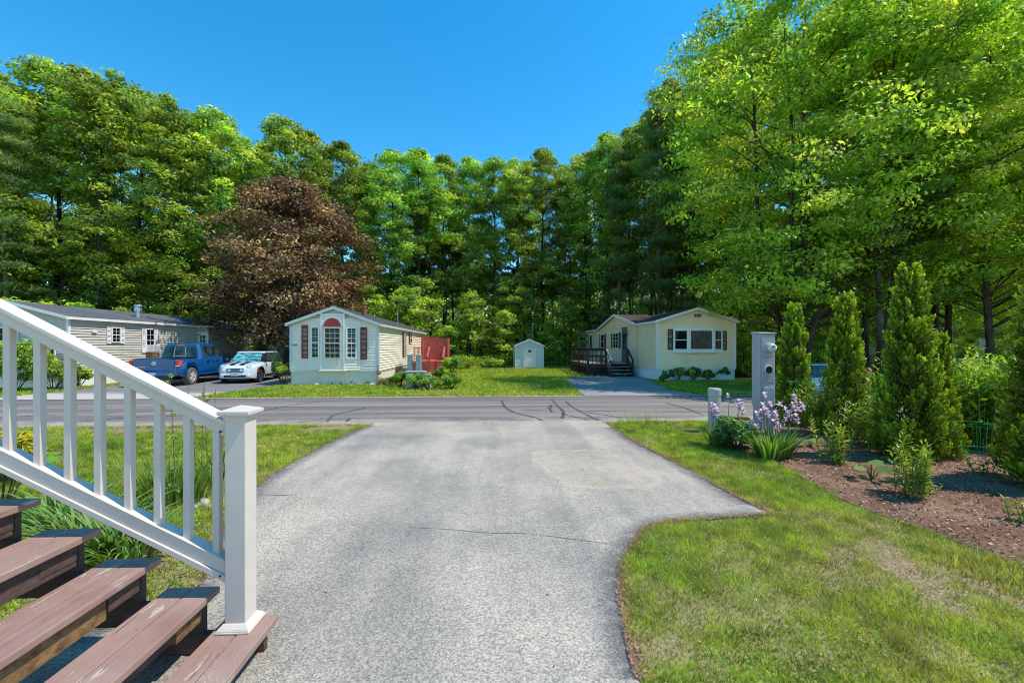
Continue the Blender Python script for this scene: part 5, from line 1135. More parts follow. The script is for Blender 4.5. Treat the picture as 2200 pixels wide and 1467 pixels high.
LEFT = [(-45, 31, 150, 4.6), (30, 33, 150, 4.4), (125, 34, 122, 4.8), (215, 32, 135, 4.2), (300, 35, 185, 4.3), (385, 34, 205, 4.2), (460, 36, 232, 3.9), (540, 37, 283, 3.5)]
MID = [(612, 39, 250, 3.4), (665, 41, 282, 3.0), (735, 42, 312, 3.3), (790, 45, 352, 2.9), (842, 43, 330, 3.3), (898, 42, 320, 3.5), (955, 44, 340, 3.1), (1008, 45, 337, 2.9), (1062, 44, 346, 3.1), (1112, 43, 326, 3.3), (1165, 44, 326, 3.2), (1213, 46, 352, 2.4), (1258, 43, 314, 3.0), (1305, 41, 286, 3.2)]
RIGHT = [(1352, 40, 282, 3.1), (1398, 38, 226, 3.3), (1440, 35, 168, 2.8), (1492, 37, 172, 3.4), (1550, 33, 92, 4.0), (1630, 32, 20, 4.6), (1720, 33, -30, 4.6), (1815, 34, -40, 4.6), (1910, 33, -40, 4.6), (2010, 32, -40, 4.6), (2110, 31, -40, 4.6), (2200, 30, -40, 4.6)]
k = 0
for L_, what, grp in ((LEFT, 'tall leafy tree in the front row behind the grey home', 'tall trees behind the grey home'), (MID, 'tall leafy tree in the woods edge behind the back lawn', 'tall trees behind the back lawn'), (RIGHT, 'tall leafy tree in the woods behind the yellow home', 'tall trees behind the yellow home')):
    for i, (px, D, ty, R_) in enumerate(q_ for q_ in L_ if q_[0] not in (1720, 1910, 2110)):
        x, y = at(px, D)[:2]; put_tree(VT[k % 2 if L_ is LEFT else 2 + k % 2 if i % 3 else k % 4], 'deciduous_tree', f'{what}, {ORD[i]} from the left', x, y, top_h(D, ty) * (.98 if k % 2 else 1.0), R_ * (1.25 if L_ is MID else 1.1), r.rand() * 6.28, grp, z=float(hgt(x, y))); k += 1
# second, thinner row
i = 0
for px in range(-60, 2260, 84):
    D = 50 + r.rand() * 4 if 560 < px < 1350 else 42 + r.rand() * 4
    ref = np.interp(px, [0, 130, 300, 480, 560, 790, 1165, 1300, 1440, 1600, 2200], [150, 130, 190, 240, 290, 350, 330, 290, 150, 40, -20]) + 25 + r.rand() * 45
    if px > 1640 or (820 < px < 1260 and i % 2): i += 1; continue
    x, y = at(px + r.randint(-20, 20), D)[:2]; put_tree(VS[i % 2], 'deciduous_tree', 'thin-crowned tree of the second row deep in the woods', x, y, top_h(D, ref), 3.6 + r.rand(), r.rand() * 6.28, 'second row of forest trees', z=-.1); i += 1
# slim dark trunks standing inside the woods
VK = [treemesh('k', seed=61 + i, H=16, zb=9, Rr=2.2, ncl=34, per=90, ls=.15, pal=DEEP, clr=.3, trunk_r=.13) for i in range(2)]
for i in range(64):
    px = -40 + i * 36 + r.randint(-14, 14); D = (38 + r.rand() * 12) if px < 560 or px > 1400 else 45 + r.rand() * 14
    x, y = at(px, D)[:2]
    if 8.0 < x < 12.9 and y < 41: continue
    put_tree(VK[i % 2], 'slender_tree', 'slender dark-trunked tree standing inside the woods', x, y, 12 + r.rand() * 5, 2.0 + r.rand(), r.rand() * 6.28, 'slender trees inside the woods', z=-.05)
# white pines
for px, D, ty, R_, lab in ((1415, 33.5, 205, 3.6, 'dark soft-needled pine left of the tall maple, rising above the yellow home'), (1478, 34.5, 155, 3.2, 'second pine, taller and nearer the big maple crown'), (1330, 38, 300, 3.2, 'lower pine with layered boughs left of the yellow home'), (12, 29.5, 215, 3.6, 'pine at the extreme left edge of the woods')):
    x, y = at(px, D)[:2]; put_tree(VP[int(px) % 2], 'pine_tree', lab, x, y, top_h(D, ty), R_, r.rand() * 6, 'pines in the woods')
# understory saplings at the edge of the woods
i = 0
for px, D, h, R_ in [(95, 25.5, 4.2, 1.9), (30, 27, 4.6, 2.0), (170, 27.5, 4.4, 1.8), (260, 30, 4.3, 1.7), (345, 32, 4.6, 1.8), (420, 34.5, 4.4, 1.6), (520, 35, 4.6, 1.7), (590, 36, 4.8, 1.8), (790, 37, 6.8, 2.4), (840, 37, 5.2, 2.0), (870, 36, 6.5, 2.2), (912, 38, 7.5, 2.3), (965, 38, 3.4, 1.6), (1010, 39, 6.5, 2.0), (1050, 39, 3.2, 1.6), (1085, 38.5, 4.8, 1.8), (1125, 40, 7.0, 2.2), (1180, 38, 3.8, 1.5), (1215, 38, 5.8, 2.0), (1262, 42, 6.0, 2.1), (1300, 44, 6.6, 2.2), (1380, 43, 6.0, 2.0), (1450, 42, 6.6, 2.1), (1530, 41, 6.0, 2.0), (1600, 31, 4.0, 1.6), (1650, 30, 4.8, 1.9), (1700, 34, 6.0, 2.1), (1760, 33, 6.5, 2.2), (1820, 34, 6.0, 2.2), (1880, 36, 6.4, 2.2), (1960, 38, 6.2, 2.2), (2050, 35, 6.0, 2.2), (2150, 34, 6.4, 2.2)] + [(1600 + 48 * q, 34 + (q * 7) % 5, 5.2 + (q * 5) % 3, 2.0) for q in range(14) if q not in (0,)]:
    x, y = at(px, D)[:2]; put_tree(VU[i % 3], 'young_tree', f'bright green understory tree, {"left" if px < 600 else "middle" if px < 1300 else "right"} part of the woods edge', x, y, h, R_, r.rand() * 6, ['saplings behind the grey home', 'saplings along the back lawn', 'saplings behind the yellow home'][0 if px < 600 else 1 if px < 1300 else 2], z=float(hgt(x, y))); i += 1
VB = treemesh('ub', seed=58, H=5, zb=.5, Rr=1.8, ncl=90, per=60, ls=.075, pal=BRIGHT, clr=.18, trunk_r=.05, mode='oval', gap=.25, mat='leaf_bright')
for i, (px, D, h, R_) in enumerate(((1640, 24.5, 4.6, 1.7), (1762, 25, 5.2, 1.9), (1812, 23.5, 4.2, 1.5), (1850, 29, 5.6, 2.0), (1930, 27, 5.0, 1.5), (2000, 33, 6.0, 2.2), (2070, 26.3, 3.0, 1.2), (2135, 24, 4.8, 1.7), (2190, 22, 4.8, 1.7))):
    x, y = at(px, D)[:2]; put_tree(VB, 'young_tree', f'fresh lime-green sapling under the big maples at right, {ORD[i]} from the left', x, y, h, R_, i * 1.3, 'saplings under the big maples', z=float(hgt(x, y)))
# purple maple
v = treemesh('pm', seed=71, H=12, zb=1.9, Rr=5.2, ncl=430, per=125, ls=.100, pal=[(.205, .095, .050), (.310, .170, .080), (.120, .055, .034), (.400, .260, .120), (.150, .130, .045)], mode='dome', clr=.135, flat=.6, trunk_r=.28, stems=3, mat='leaf_purple', bark='bark_grey')
x, y = at(622, 27.6)[:2]; put_tree(v, 'purple_maple', 'large dark purple-leaved maple between the grey and cream homes', x, y, 11.9, 5.45, .4, None)
# big bright maple on the right and its neighbours
v = treemesh('bm', mat='leaf_bright', seed=81, H=19, zb=3.7, Rr=7, ncl=760, per=86, ls=.092, pal=BRIGHT, mode='oval', clr=.09, flat=.40, trunk_r=.21, stems=5, gap=.28)
x, y = at(1712, 19.8)[:2]; put_tree(v, 'maple_tree', 'big bright green many-stemmed maple rising behind the arborvitae', x, y, 19.5, 7.0, 0.3, 'bright maples at right', z=-.42)
v2 = treemesh('bn', mat='leaf_bright', seed=83, H=20, zb=4.5, Rr=6.5, ncl=540, per=86, ls=.100, pal=BRIGHT, mode='oval', clr=.10, flat=.42, trunk_r=.155, stems=1, gap=.28)
for px, D, H_, R_, rz, lab in ((1858, 21.5, 19, 6.2, 0, 'bright maple with a thin dark trunk, just left of the tallest arborvitae'), (2040, 23.5, 21, 6.6, 2.1, 'bright maple behind the tallest arborvitae, right of the leaning pair'), (2125, 18.5, 19, 6.0, 4.0, 'bright maple with a stout straight trunk near the right edge'), (2230, 23, 21, 6.0, 5.0, 'bright maple at the extreme right edge, trunk partly cut off')):
    x, y = at(px, D)[:2]; put_tree(v2, 'maple_tree', lab, x, y, H_, R_, rz, 'bright maples at right', z=float(hgt(x, y)))
v3 = treemesh('bl', mat='leaf_bright', seed=85, H=19, zb=6.2, Rr=6, ncl=400, per=86, ls=.100, pal=BRIGHT, mode='oval', clr=.10, flat=.42, trunk_r=.20, stems=2, gap=.2, lean=(.10, 0), bark='bark')
x, y = at(1886, 17.6)[:2]; put_tree(v3, 'maple_tree', 'leaning two-trunked maple between the second and third arborvitae', x, y, 18.5, 5.6, 0.1, 'bright maples at right', z=-.42)

# distant mass of the woods and low growth at its edge
def mass(name, n, fx_, size, pal, mat, kind='stuff', seed=1, label=None):
    r = RS(seed); P = fx_(r, n); N = nrm(r.normal(size=(n, 3)) + (0, -.4, .7)); col = np.array(pal)[(r.rand(n) * len(pal)).astype(int)] * (.6 + .8 * r.rand(n, 1)) * (.7 + .6 * vnoise(P[:, 0], P[:, 2] + P[:, 1] * .3, .6)[:, None])
    me = leafmesh(name, P, N, size * (.6 + .8 * r.rand(n)), .5, col, M[mat], r); o = link(name, me); tag(o, label, None, None, kind)
def far(r, n):
    a = r.rand(n) * 2600 - 200; D = 60 + r.rand(n) * 20; cx = (a - PCX) / FPX; x = D * (sT + cx * cT); y = D * (cT - cx * sT); z = r.rand(n) ** 1.2 * 10.5
    return np.stack([x, y, z], 1)
mass('distant_woods', 120000, far, .36, GREEN + DEEP[:1], 'leaf', seed=91)
def under(r, n):
    a = r.rand(n) * 2400 - 100; D0 = np.interp(a, [0, 450, 600, 800, 1230, 1300, 1600, 2200], [30, 36, 38, 36.5, 36.5, 45, 30, 34]); D = D0 + r.rand(n) * 7; cx = (a - PCX) / FPX; x = D * (sT + cx * cT); y = D * (cT - cx * sT)
    z = r.rand(n) * (.4 + 1.7 * vnoise(x, y, .35) ** 1.5 + .08 * (D - D0)); return np.stack([x, y, z], 1)
mass('undergrowth', 62000, under, .10, GREEN + BRIGHT[:3], 'leaf', seed=92)

def build_backdrop():  # added backdrop, hides the white horizon sky showing between the trees
    n = 60; V = []; F = []
    for i in range(n + 1):
        a = -150 + 2600 * i / n; 
        for D_, z in ((86, -1), (88, 3 + 1.5 * vnoise(i * .9, 0, .6)), (96, 5 + 2 * vnoise(i * .7, 3, .5)), (120, 6)): V.append(at(a, D_, float(z)))
    F = [(4 * i + k, 4 * i + k + 1, 4 * i + 5 + k, 4 * i + 4 + k) for i in range(n) for k in range(3)]
    g = G('backdrop_green'); v = g.noise(.9, 6, .75); g.bsdf(g.mix(g.rng(v, .4, .6), (.010, .022, .008), (.10, .16, .03)), .95, .1, normal=g.bump(v, .6, 1)); tag(link('horizon_backdrop', fast_mesh('horizon_backdrop', V, F, g.m)), kind='structure')
build_backdrop()
# ================================================================ SHRUBS AND GARDEN PLANTS
def bush(name, label, x, y, rx, ry, h, n, ls, pal, seed, group=None, cat='shrub', z=0, asp=.5, mat='garden_leaf', lump=.28, stems=True, flowers=None, up=.5):
    r = RS(seed); t = thing(name, label, cat, (x, y, z), group); nc = max(6, int(26 * rx)); C = []
    while len(C) < nc:
        d = nrm(r.normal(size=(1, 3)))[0]; 
        if d[2] < -.1: continue
        C.append(d * np.array([rx, ry, h * .52]) * (.45 + .4 * r.rand()) + (0, 0, h * .42))
    C = np.array(C); ci = r.randint(0, nc, n); d = nrm(r.normal(size=(n, 3))); rad = lump * min(rx, 1.2) * (.8 + .5 * r.rand(nc))[ci][:, None]
    P = C[ci] + d * r.rand(n, 1) ** .35 * rad * (1, 1, .8); P[:, 2] = np.abs(P[:, 2]) + .01
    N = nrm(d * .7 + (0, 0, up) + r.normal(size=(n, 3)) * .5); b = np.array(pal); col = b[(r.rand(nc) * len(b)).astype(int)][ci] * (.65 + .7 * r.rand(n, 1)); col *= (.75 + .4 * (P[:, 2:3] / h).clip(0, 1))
    link('foliage', leafmesh('foliage', P, N, ls * (.6 + .8 * r.rand(n)), asp, col, M[mat], r), t)
    if stems:
        m = MB()
        for i in range(min(14, nc)): c = C[i]; m.tube([(x + c[0] * .15, y + c[1] * .15, z), (x + c[0] * .6, y + c[1] * .6, z + c[2] * .55), (x + c[0], y + c[1], z + c[2])], [.012, .009, .004], 4, cap=False)
        m.build('stem', M['bark'], t)
    if flowers:
        nf, fc, fs = flowers; Pf = C[r.randint(0, nc, nf)] + nrm(r.normal(size=(nf, 3)) + (0, -.6, .5)) * lump * min(rx, 1.2) * 1.05; Pq = np.repeat(Pf, 6, 0) + r.normal(size=(nf * 6, 3)) * fs * .5
        link('flower', leafmesh('flower', Pq, nrm(r.normal(size=(nf * 6, 3)) + (0, -.5, .5)), np.full(nf * 6, fs), .6, np.tile(np.array(fc), (nf * 6, 1)) * (.7 + .6 * r.rand(nf * 6, 1)), M['petal'], r), t)
    return t
P_ = GREEN; YG = [(.26, .36, .03), (.18, .30, .03), (.33, .40, .05)]
def pb(name, label, px, py, rx, h, n, ls, pal, seed, **k):
    x, y = gp(px, py)[:2]; return bush(name, label, x, y, rx, k.pop('ry', rx * .8), h, n, ls, pal, seed, **k)
pb('leafy_shrub', 'tall arching green shrub before the grey home at the left edge', 30, 840, 1.5, 2.1, 9000, .06, GREEN + YG[:1], 101, group='shrubs before the grey home', ry=1.0)
pb('leafy_shrub', 'rounded green shrub right of the tall arching one before the grey home', 112, 837, .95, 1.3, 5000, .06, GREEN, 102, group='shrubs before the grey home')
pb('leafy_shrub', 'smallest low green shrub before the grey home, nearest the driveway', 168, 832, .6, .85, 2600, .055, GREEN, 103, group='shrubs before the grey home')
x, y = at(606, 19.3)[:2]; bush('flowering_shrub', 'yellow-green shrub with purple flowers at the left corner of the cream home', x, y, .56, .5, 1.35, 4200, .05, YG + GREEN[:2], 104, flowers=(16, (.25, .10, .55), .06))
x, y = at(562, 29.5)[:2]; bush('wispy_shrub', 'wispy yellow-green shrub in front of the beige fence', x, y, 1.0, .8, 2.1, 4200, .06, [(.20, .22, .05), (.26, .24, .08), (.14, .18, .03)], 105, asp=.25)
for i, (px, py, rx, h, n, lab) in enumerate(((862, 832, .55, .72, 3000, 'leftmost clipped green shrub of the clump by the utility boxes'), (893, 836, .52, .62, 2800, 'second clipped shrub from the left by the utility boxes'), (925, 838, .50, .58, 2800, 'third clipped shrub from the left by the utility boxes'), (968, 836, .62, .72, 3600, 'rightmost and widest clipped shrub by the utility boxes'), (948, 826, .5, .95, 2400, 'shrub standing behind the two right-hand clipped ones'), (906, 823, .42, .65, 1800, 'shrub wrapped around the small utility cabinet'))):
    pb('clipped_shrub', lab, px, py, rx, h, n, .04, YG[1:] + GREEN[:3], 110 + i, group='clipped shrubs by the utility boxes')
pb('lavender_clump', 'wispy lavender clump against the cream home skirting', 862, 812, .6, .8, 1800, .05, [(.10, .13, .08), (.16, .16, .10)], 118, asp=.15, flowers=(26, (.30, .26, .55), .04), cat='plant')
pb('dry_grass_clump', 'pale dry grass clump at the right corner of the cream home', 832, 828, .5, .35, 1200, .07, [(.30, .26, .09), (.22, .20, .05)], 119, asp=.12, cat='plant')
for i, px in enumerate((655, 686, 718, 735, 760, 788)):
    pb('white_flower', f'small white-flowered plant by the front skirting of the cream home, {ORD[i]} from the left', px, 826, .14 + .05 * (i == 0), .26 - .1 * (i > 1), 260, .03, YG, 120 + i, group='white flowers under the cream home', cat='plant', flowers=(10, (.8, .8, .75), .03), stems=False)
for i, (px, py, h, rx) in enumerate(((1424, 822, .55, .35), (1458, 818, .75, .45), (1490, 817, .70, .45), (1520, 817, .6, .4), (1552, 816, .7, .4), (1585, 812, .8, .5))):
    pb('border_plant', f'dark green border plant under the bow window home front, {ORD[i]} from the left', px, py, rx, h, 1500, .05, GREEN + DEEP, 130 + i, group='border plants before the yellow home', cat='plant', flowers=(8, (.22, .06, .30), .04) if i % 2 == 0 else None)
pb('lawn_edge_shrub', 'low leafy shrub at the edge of the woods right of the red deck', 985, 793, 1.3, .95, 4200, .07, YG + GREEN, 140)
pb('lawn_edge_shrub', 'low leafy shrub at the woods edge just left of the garden shed', 1058, 791, 1.2, .65, 3000, .07, YG + GREEN, 141)
x, y = at(972, 27.2)[:2]; bush('lilac_shrub', 'taller green shrub right beside the red steps', x, y, .8, .7, 1.15, 3000, .07, GREEN + YG[:1], 142)

# arborvitae
def thuja(seed, H=3.0, R=.56, n=30000):
    r = RS(seed); nc = 420; C = []; 
    t_ = r.rand(nc) ** 1.15; ang = r.rand(nc) * 2 * PI
    e = R * (1 - t_) ** .72 * (.80 + .20 * np.sin(4 * ang + 6 * t_ + seed)) * np.where(t_ < .1, .8 + 2 * t_, 1) + .02
    rad = e * (.45 + .55 * r.rand(nc) ** .4); C = np.stack([rad * np.cos(ang), rad * np.sin(ang), .06 + t_ * (H - .3)], 1)
    ci = r.randint(0, nc, n); k = r.rand(n, 1); dirn = nrm(np.stack([np.cos(ang), np.sin(ang), np.full(nc, 1.5)], 1))[ci]
    spread = .055 + .05 * (1 - t_[ci][:, None]); P = C[ci] + dirn * (k - .35) * .26 + r.normal(size=(n, 3)) * spread * (1.1 - k) * .75
    T = nrm(dirn + r.normal(size=(n, 3)) * .45); N = nrm(np.cross(T, r.normal(size=(n, 3)))); S = .028 * (.6 + .8 * r.rand(n))
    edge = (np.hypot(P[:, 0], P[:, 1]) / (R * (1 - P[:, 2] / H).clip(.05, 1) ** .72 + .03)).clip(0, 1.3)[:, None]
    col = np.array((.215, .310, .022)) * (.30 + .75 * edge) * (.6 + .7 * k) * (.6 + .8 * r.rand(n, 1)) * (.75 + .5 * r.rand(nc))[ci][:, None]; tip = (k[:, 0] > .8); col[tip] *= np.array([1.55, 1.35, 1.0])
    m = MB(); m.tube([(0, 0, 0), (.01, 0, H * .5), (0, 0, H * .85)], [.05, .03, .008], 7)
    me = bpy.data.meshes.new('trunk'); me.from_pydata(m.v, [], m.f); me.materials.append(M['bark']); me.update()
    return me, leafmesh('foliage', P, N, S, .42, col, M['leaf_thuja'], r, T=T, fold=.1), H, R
TV = [thuja(5), thuja(6), thuja(8)]
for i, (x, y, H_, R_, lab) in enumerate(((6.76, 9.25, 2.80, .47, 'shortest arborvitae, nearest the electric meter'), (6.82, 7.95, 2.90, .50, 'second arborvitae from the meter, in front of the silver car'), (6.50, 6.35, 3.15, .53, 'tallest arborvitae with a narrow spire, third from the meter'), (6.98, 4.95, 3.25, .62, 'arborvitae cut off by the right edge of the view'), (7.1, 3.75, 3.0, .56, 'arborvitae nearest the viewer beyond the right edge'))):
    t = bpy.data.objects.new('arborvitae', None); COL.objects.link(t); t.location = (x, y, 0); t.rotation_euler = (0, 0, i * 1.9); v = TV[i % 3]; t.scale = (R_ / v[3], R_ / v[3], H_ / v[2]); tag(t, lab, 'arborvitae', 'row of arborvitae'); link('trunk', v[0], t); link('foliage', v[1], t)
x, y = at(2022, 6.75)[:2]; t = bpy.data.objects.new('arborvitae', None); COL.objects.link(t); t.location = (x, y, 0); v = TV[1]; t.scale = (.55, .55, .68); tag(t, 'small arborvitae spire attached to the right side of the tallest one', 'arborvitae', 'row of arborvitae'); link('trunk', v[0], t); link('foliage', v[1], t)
# yellow-green tall perennials and rose-like shrub behind the cage
def stalks(name, label, x, y, rx, ry, h, ns, leaf, pal, seed, group=None, cat='plant', asp=.28, dens=26, flower=None, base='stem', droop=.3, hv=.25):
    r = RS(seed); t = thing(name, label, cat, (x, y, 0), group); m = MB(); Ps, Ns, Ss, Cs, Ts = [], [], [], [], []
    for s in range(ns):
        a = r.rand() * 2 * PI; q = r.rand() ** .5; bx, by = q * rx * math.cos(a) * .6, q * ry * math.sin(a) * .6; hh = h * (1 - hv + 2 * hv * r.rand() * (.6 + .4 * (1 - q))); tx, ty = bx * 1.6 + .05 * r.randn(), by * 1.6 + .05 * r.randn()
        m.tube([(x + bx, y + by, 0), (x + (bx + tx) / 2, y + (by + ty) / 2, hh * .5), (x + tx, y + ty, hh)], [.006, .005, .003], 4, cap=False)
        k = np.linspace(.12, 1.0, dens); ph = np.arange(dens) * 2.4 + r.rand() * 6; o = np.stack([np.cos(ph), np.sin(ph), .75 - .6 * (1 - k)], 1); o = nrm(o + r.normal(size=(dens, 3)) * .12); L = leaf * (.55 + .45 * np.sin(PI * (k * .85 + .1))) * (.75 + .5 * r.rand(dens))
        c0 = np.stack([bx + (tx - bx) * k, by + (ty - by) * k, hh * k], 1); Ps.append(c0 + o * L[:, None]); Ts.append(o); Ns.append(nrm(np.cross(o, np.cross((0, 0, 1.), o)) + r.normal(size=(dens, 3)) * .2)); Ss.append(L)
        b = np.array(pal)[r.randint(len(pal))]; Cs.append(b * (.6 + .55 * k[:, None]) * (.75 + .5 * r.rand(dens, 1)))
    P, N, S, C, T = map(np.concatenate, (Ps, Ns, Ss, Cs, Ts)); link('foliage', leafmesh('foliage', P, N, S, asp, C, M['garden_leaf'], r, T=T, fold=.10), t); m.build(base, M['bark'] if base == 'woody_stem' else M['stalk'], t)
    if flower:
        nf, fc, fs = flower; i = r.choice(len(P), nf); Pf = np.repeat(P[i], 6, 0) + r.normal(size=(nf * 6, 3)) * fs * .5; Pf[:, 2] += .02
        link('flower', leafmesh('flower', Pf, nrm(r.normal(size=(nf * 6, 3)) + (0, -.4, .6)), np.full(nf * 6, fs), .6, np.tile(np.array(fc), (nf * 6, 1)) * (.7 + .5 * r.rand(nf * 6, 1)), M['petal'], r), t)
    return t
paint('stalk', (.10, .16, .03), .6, .3, .2, 10)
LIME = [(.30, .43, .035), (.40, .50, .05), (.20, .33, .035)]
def ps(name, label, px, py, rx, h, ns, leaf, pal, seed, **k): x, y = gp(px, py)[:2]; return stalks(name, label, x, y, rx, k.pop('ry', rx), h, ns, leaf, pal, seed, **k)
ps('garden_perennial', 'small leafy perennial in the mulch between the irises and second arborvitae', 1788, 992, .30, .62, 13, .055, LIME, 201, group='leafy perennials in the mulch')
ps('garden_perennial', 'leafy perennial in the mulch nearest the viewer, before the tallest arborvitae', 1955, 1068, .26, .60, 15, .055, LIME, 202, group='leafy perennials in the mulch', dens=30)
ps('garden_perennial', 'thin tall seed stalk rising from the nearest leafy perennial', 1952, 1058, .04, .82, 1, .03, LIME, 203, group='leafy perennials in the mulch')
ps('garden_perennial', 'tiny green sprout in the shade at the right edge', 2182, 1122, .12, .2, 4, .05, LIME, 204, group='leafy perennials in the mulch', dens=8, asp=.35)
x, y = at(2100, 7.3)[:2]; stalks('tall_perennial', 'dense lime green perennials behind the green plant cage', x, y, .70, .5, 1.45, 85, .095, LIME, 205, dens=34)
x, y = at(2150, 7.9)[:2]; stalks('tall_perennial', 'taller lime perennials behind the arborvitae at the right edge', x, y, .5, .5, 1.35, 45, .095, LIME, 206, dens=32)
x, y = at(2110, 8.9)[:2]; bush('rose_shrub', 'grey-green leafy shrub rising behind the lime perennials', x, y, .95, .6, 1.78, 6000, .05, [(.16, .25, .09), (.22, .32, .13), (.10, .19, .05)], 207)
x, y = at(1862, 7.5)[:2]; stalks('garden_perennial', 'low lime perennials between the second and tallest arborvitae', x, y, .42, .35, .8, 26, .07, LIME, 208, group='leafy perennials in the mulch', dens=26)
x, y = at(1893, 7.6)[:2]; stalks('garden_perennial', 'taller sparse stalks left of the tallest arborvitae', x, y, .16, .16, 1.5, 6, .08, LIME, 209, group='leafy perennials in the mulch', dens=26)
x, y = at(1742, 8.7)[:2]; stalks('garden_perennial', 'leafy weeds between the first two arborvitae', x, y, .4, .3, .85, 24, .07, LIME + GREEN[:1], 210, group='leafy perennials in the mulch', dens=24)
pb('sedum_mound', 'rounded mound of fleshy green sedum left of the irises', 1585, 968, .43, .56, 5200, .030, [(.15, .30, .08), (.20, .36, .09), (.10, .22, .06)], 211, cat='plant', asp=.62, up=.9, lump=.34)
# blades: irises, daylilies, tall grass
def blades(name, label, x, y, rx, ry, h, n, wd, pal, seed, spread=.5, group=None, cat='plant', curve=.35, flowers=None, z=0):
    r = RS(seed); t = thing(name, label, cat, (x, y, z), group); V = []; F = []; Cc = []; sg = 5
    for i in range(n):
        a = r.rand() * 2 * PI; q = math.sqrt(r.rand()); bx, by = q * rx * math.cos(a), q * ry * math.sin(a); hh = h * (.6 + .5 * r.rand()); o = np.array([math.cos(a), math.sin(a)]) * spread * (.3 + q) * (.5 + .8 * r.rand()) + r.randn(2) * .08 * hh
        cv = curve * (.3 + r.rand()); wv = wd * (.7 + .6 * r.rand()); s = np.array([-o[1], o[0]]) / (np.linalg.norm(o) + 1e-6); ta = r.rand() * 1.2 - .6; s = np.array([s[0] * math.cos(ta) - s[1] * math.sin(ta), s[0] * math.sin(ta) + s[1] * math.cos(ta)]); b0 = len(V); c = np.array(pal)[r.randint(len(pal))] * (.7 + .6 * r.rand())
        for j in range(sg + 1):
            k = j / sg; zz = hh * (k - cv * k ** 3 * .6); p = np.array([bx, by]) + o * hh * (k * .5 + k * k * (.5 + cv)); ww = wv * (1 - k ** 2.2) * .5 + .0008
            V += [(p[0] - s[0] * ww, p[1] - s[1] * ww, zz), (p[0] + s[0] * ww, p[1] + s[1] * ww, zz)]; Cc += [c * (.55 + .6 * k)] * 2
        F += [(b0 + 2 * j, b0 + 2 * j + 1, b0 + 2 * j + 3, b0 + 2 * j + 2) for j in range(sg)]
    link('foliage', fast_mesh('foliage', V, F, M['garden_leaf'], np.array(Cc)), t)
    if flowers:
        m = MB()
        for (fx2, fy2, fz) in flowers:
            Pf, Nf, Sf, Cf, Tf = [], [], [], [], []
            m.tube([(x + fx2 * .5, y + fy2 * .5, z), (x + fx2 * .9, y + fy2 * .9, z + fz * .6), (x + fx2, y + fy2, z + fz)], [.006, .005, .004], 5, cap=False)
            for b in range(1 + (r.rand() < .45)):
                c = np.array([fx2 + r.randn() * .018, fy2 + r.randn() * .018, fz - b * .075])
                for p in range(6):
                    a = PI * p / 3 + r.rand() * .5; upk = 1 if p % 2 else -.55; d = np.array([math.cos(a), math.sin(a), upk]); d /= np.linalg.norm(d); s_ = .040 * (.8 + .4 * r.rand())
                    Pf.append(c + d * s_ * .8); Tf.append(d); Nf.append(np.cross(d, np.array([-math.sin(a), math.cos(a), 0])) + r.randn(3) * .3); Sf.append(s_); Cf.append(np.array((.95, .78, .84) if upk > 0 else (.70, .46, .66)) * (.75 + .45 * r.rand()))
            link('flower', leafmesh('flower', np.array(Pf), nrm(np.array(Nf)), np.array(Sf), .62, np.array(Cf), M['petal'], r, T=np.array(Tf), fold=.35), t)
        m.build('stem', M['stalk'], t)
    return t
IRC = [(.14, .27, .06), (.20, .35, .06), (.26, .38, .06), (.10, .20, .06)]
r = RS(300); x, y = gp(1662, 985)[:2]; FL = []
for px, py in ((1612, 905), (1620, 888), (1632, 902), (1640, 870), (1648, 880), (1652, 895), (1660, 905), (1668, 888), (1676, 868), (1684, 900), (1690, 880), (1700, 868), (1708, 852), (1712, 880), (1702, 895), (1645, 848), (1722, 868), (1625, 915), (1670, 912), (1696, 888), (1634, 885), (1656, 868), (1714, 895)):
    D = 6.75 + .5 * r.rand(); qx, qy = at(px, D)[:2]; FL.append((qx - x, qy - y, zat(py, D / FPX)))
blades('iris_clump', 'large clump of sword leaves with many lilac iris blooms', x, y, .26, .16, .52, 170, .034, IRC, 301, .55, 'lilac irises', flowers=FL)
x, y = gp(1545, 962)[:2]; FL = []
for px, py in ((1528, 868), (1536, 872), (1542, 880), (1567, 850), (1590, 868), (1596, 880), (1588, 862), (1532, 885)):
    D = 7.5 + .3 * r.rand(); qx, qy = at(px, D)[:2]; FL.append((qx - x, qy - y, zat(py, D / FPX)))
blades('iris_clump', 'smaller iris clump at the foot of the grey bollard with pale blooms', x, y, .17, .12, .50, 60, .032, IRC, 302, .5, 'lilac irises', flowers=FL)
DL = [(.18, .31, .04), (.26, .38, .05), (.32, .42, .08), (.12, .23, .03)]
x, y = gp(372, 1085)[:2]; blades('tall_grass_clump', 'tall grassy clump behind the fourth to sixth gaps of the railing', x, y, .34, .2, .62, 190, .012, DL, 303, .32, 'grassy clumps behind the railing')
x, y = gp(335, 1075)[:2]; blades('tall_grass_clump', 'thinner grassy clump left of the tall one behind the railing', x, y, .25, .2, .50, 120, .010, DL, 304, .35, 'grassy clumps behind the railing')
x, y = gp(470, 1040)[:2]; blades('tall_grass_clump', 'sparse dark grass blades just left of the newel post', x, y, .12, .1, .62, 26, .016, [(.05, .11, .03), (.08, .15, .03)], 305, .35, 'grassy clumps behind the railing')
for i, (px, py, lab) in enumerate(((150, 1120, 'arching daylily leaves behind the fourth tread end'), (205, 1160, 'arching daylily leaves between the third and fourth tread ends'), (255, 1180, 'daylily leaves behind the third tread end'), (300, 1195, 'short daylily leaves nearest the driveway corner'))):
    x, y = gp(px, py)[:2]; y = max(y, 2.95 + .1 * i); blades('daylily', lab, x - .1, y, .26, .22, .44 - .06 * (i == 3), 120, .026, [(.14, .28, .07), (.20, .36, .08), (.26, .40, .09)], 310 + i, .7, 'daylilies behind the steps', curve=.7)
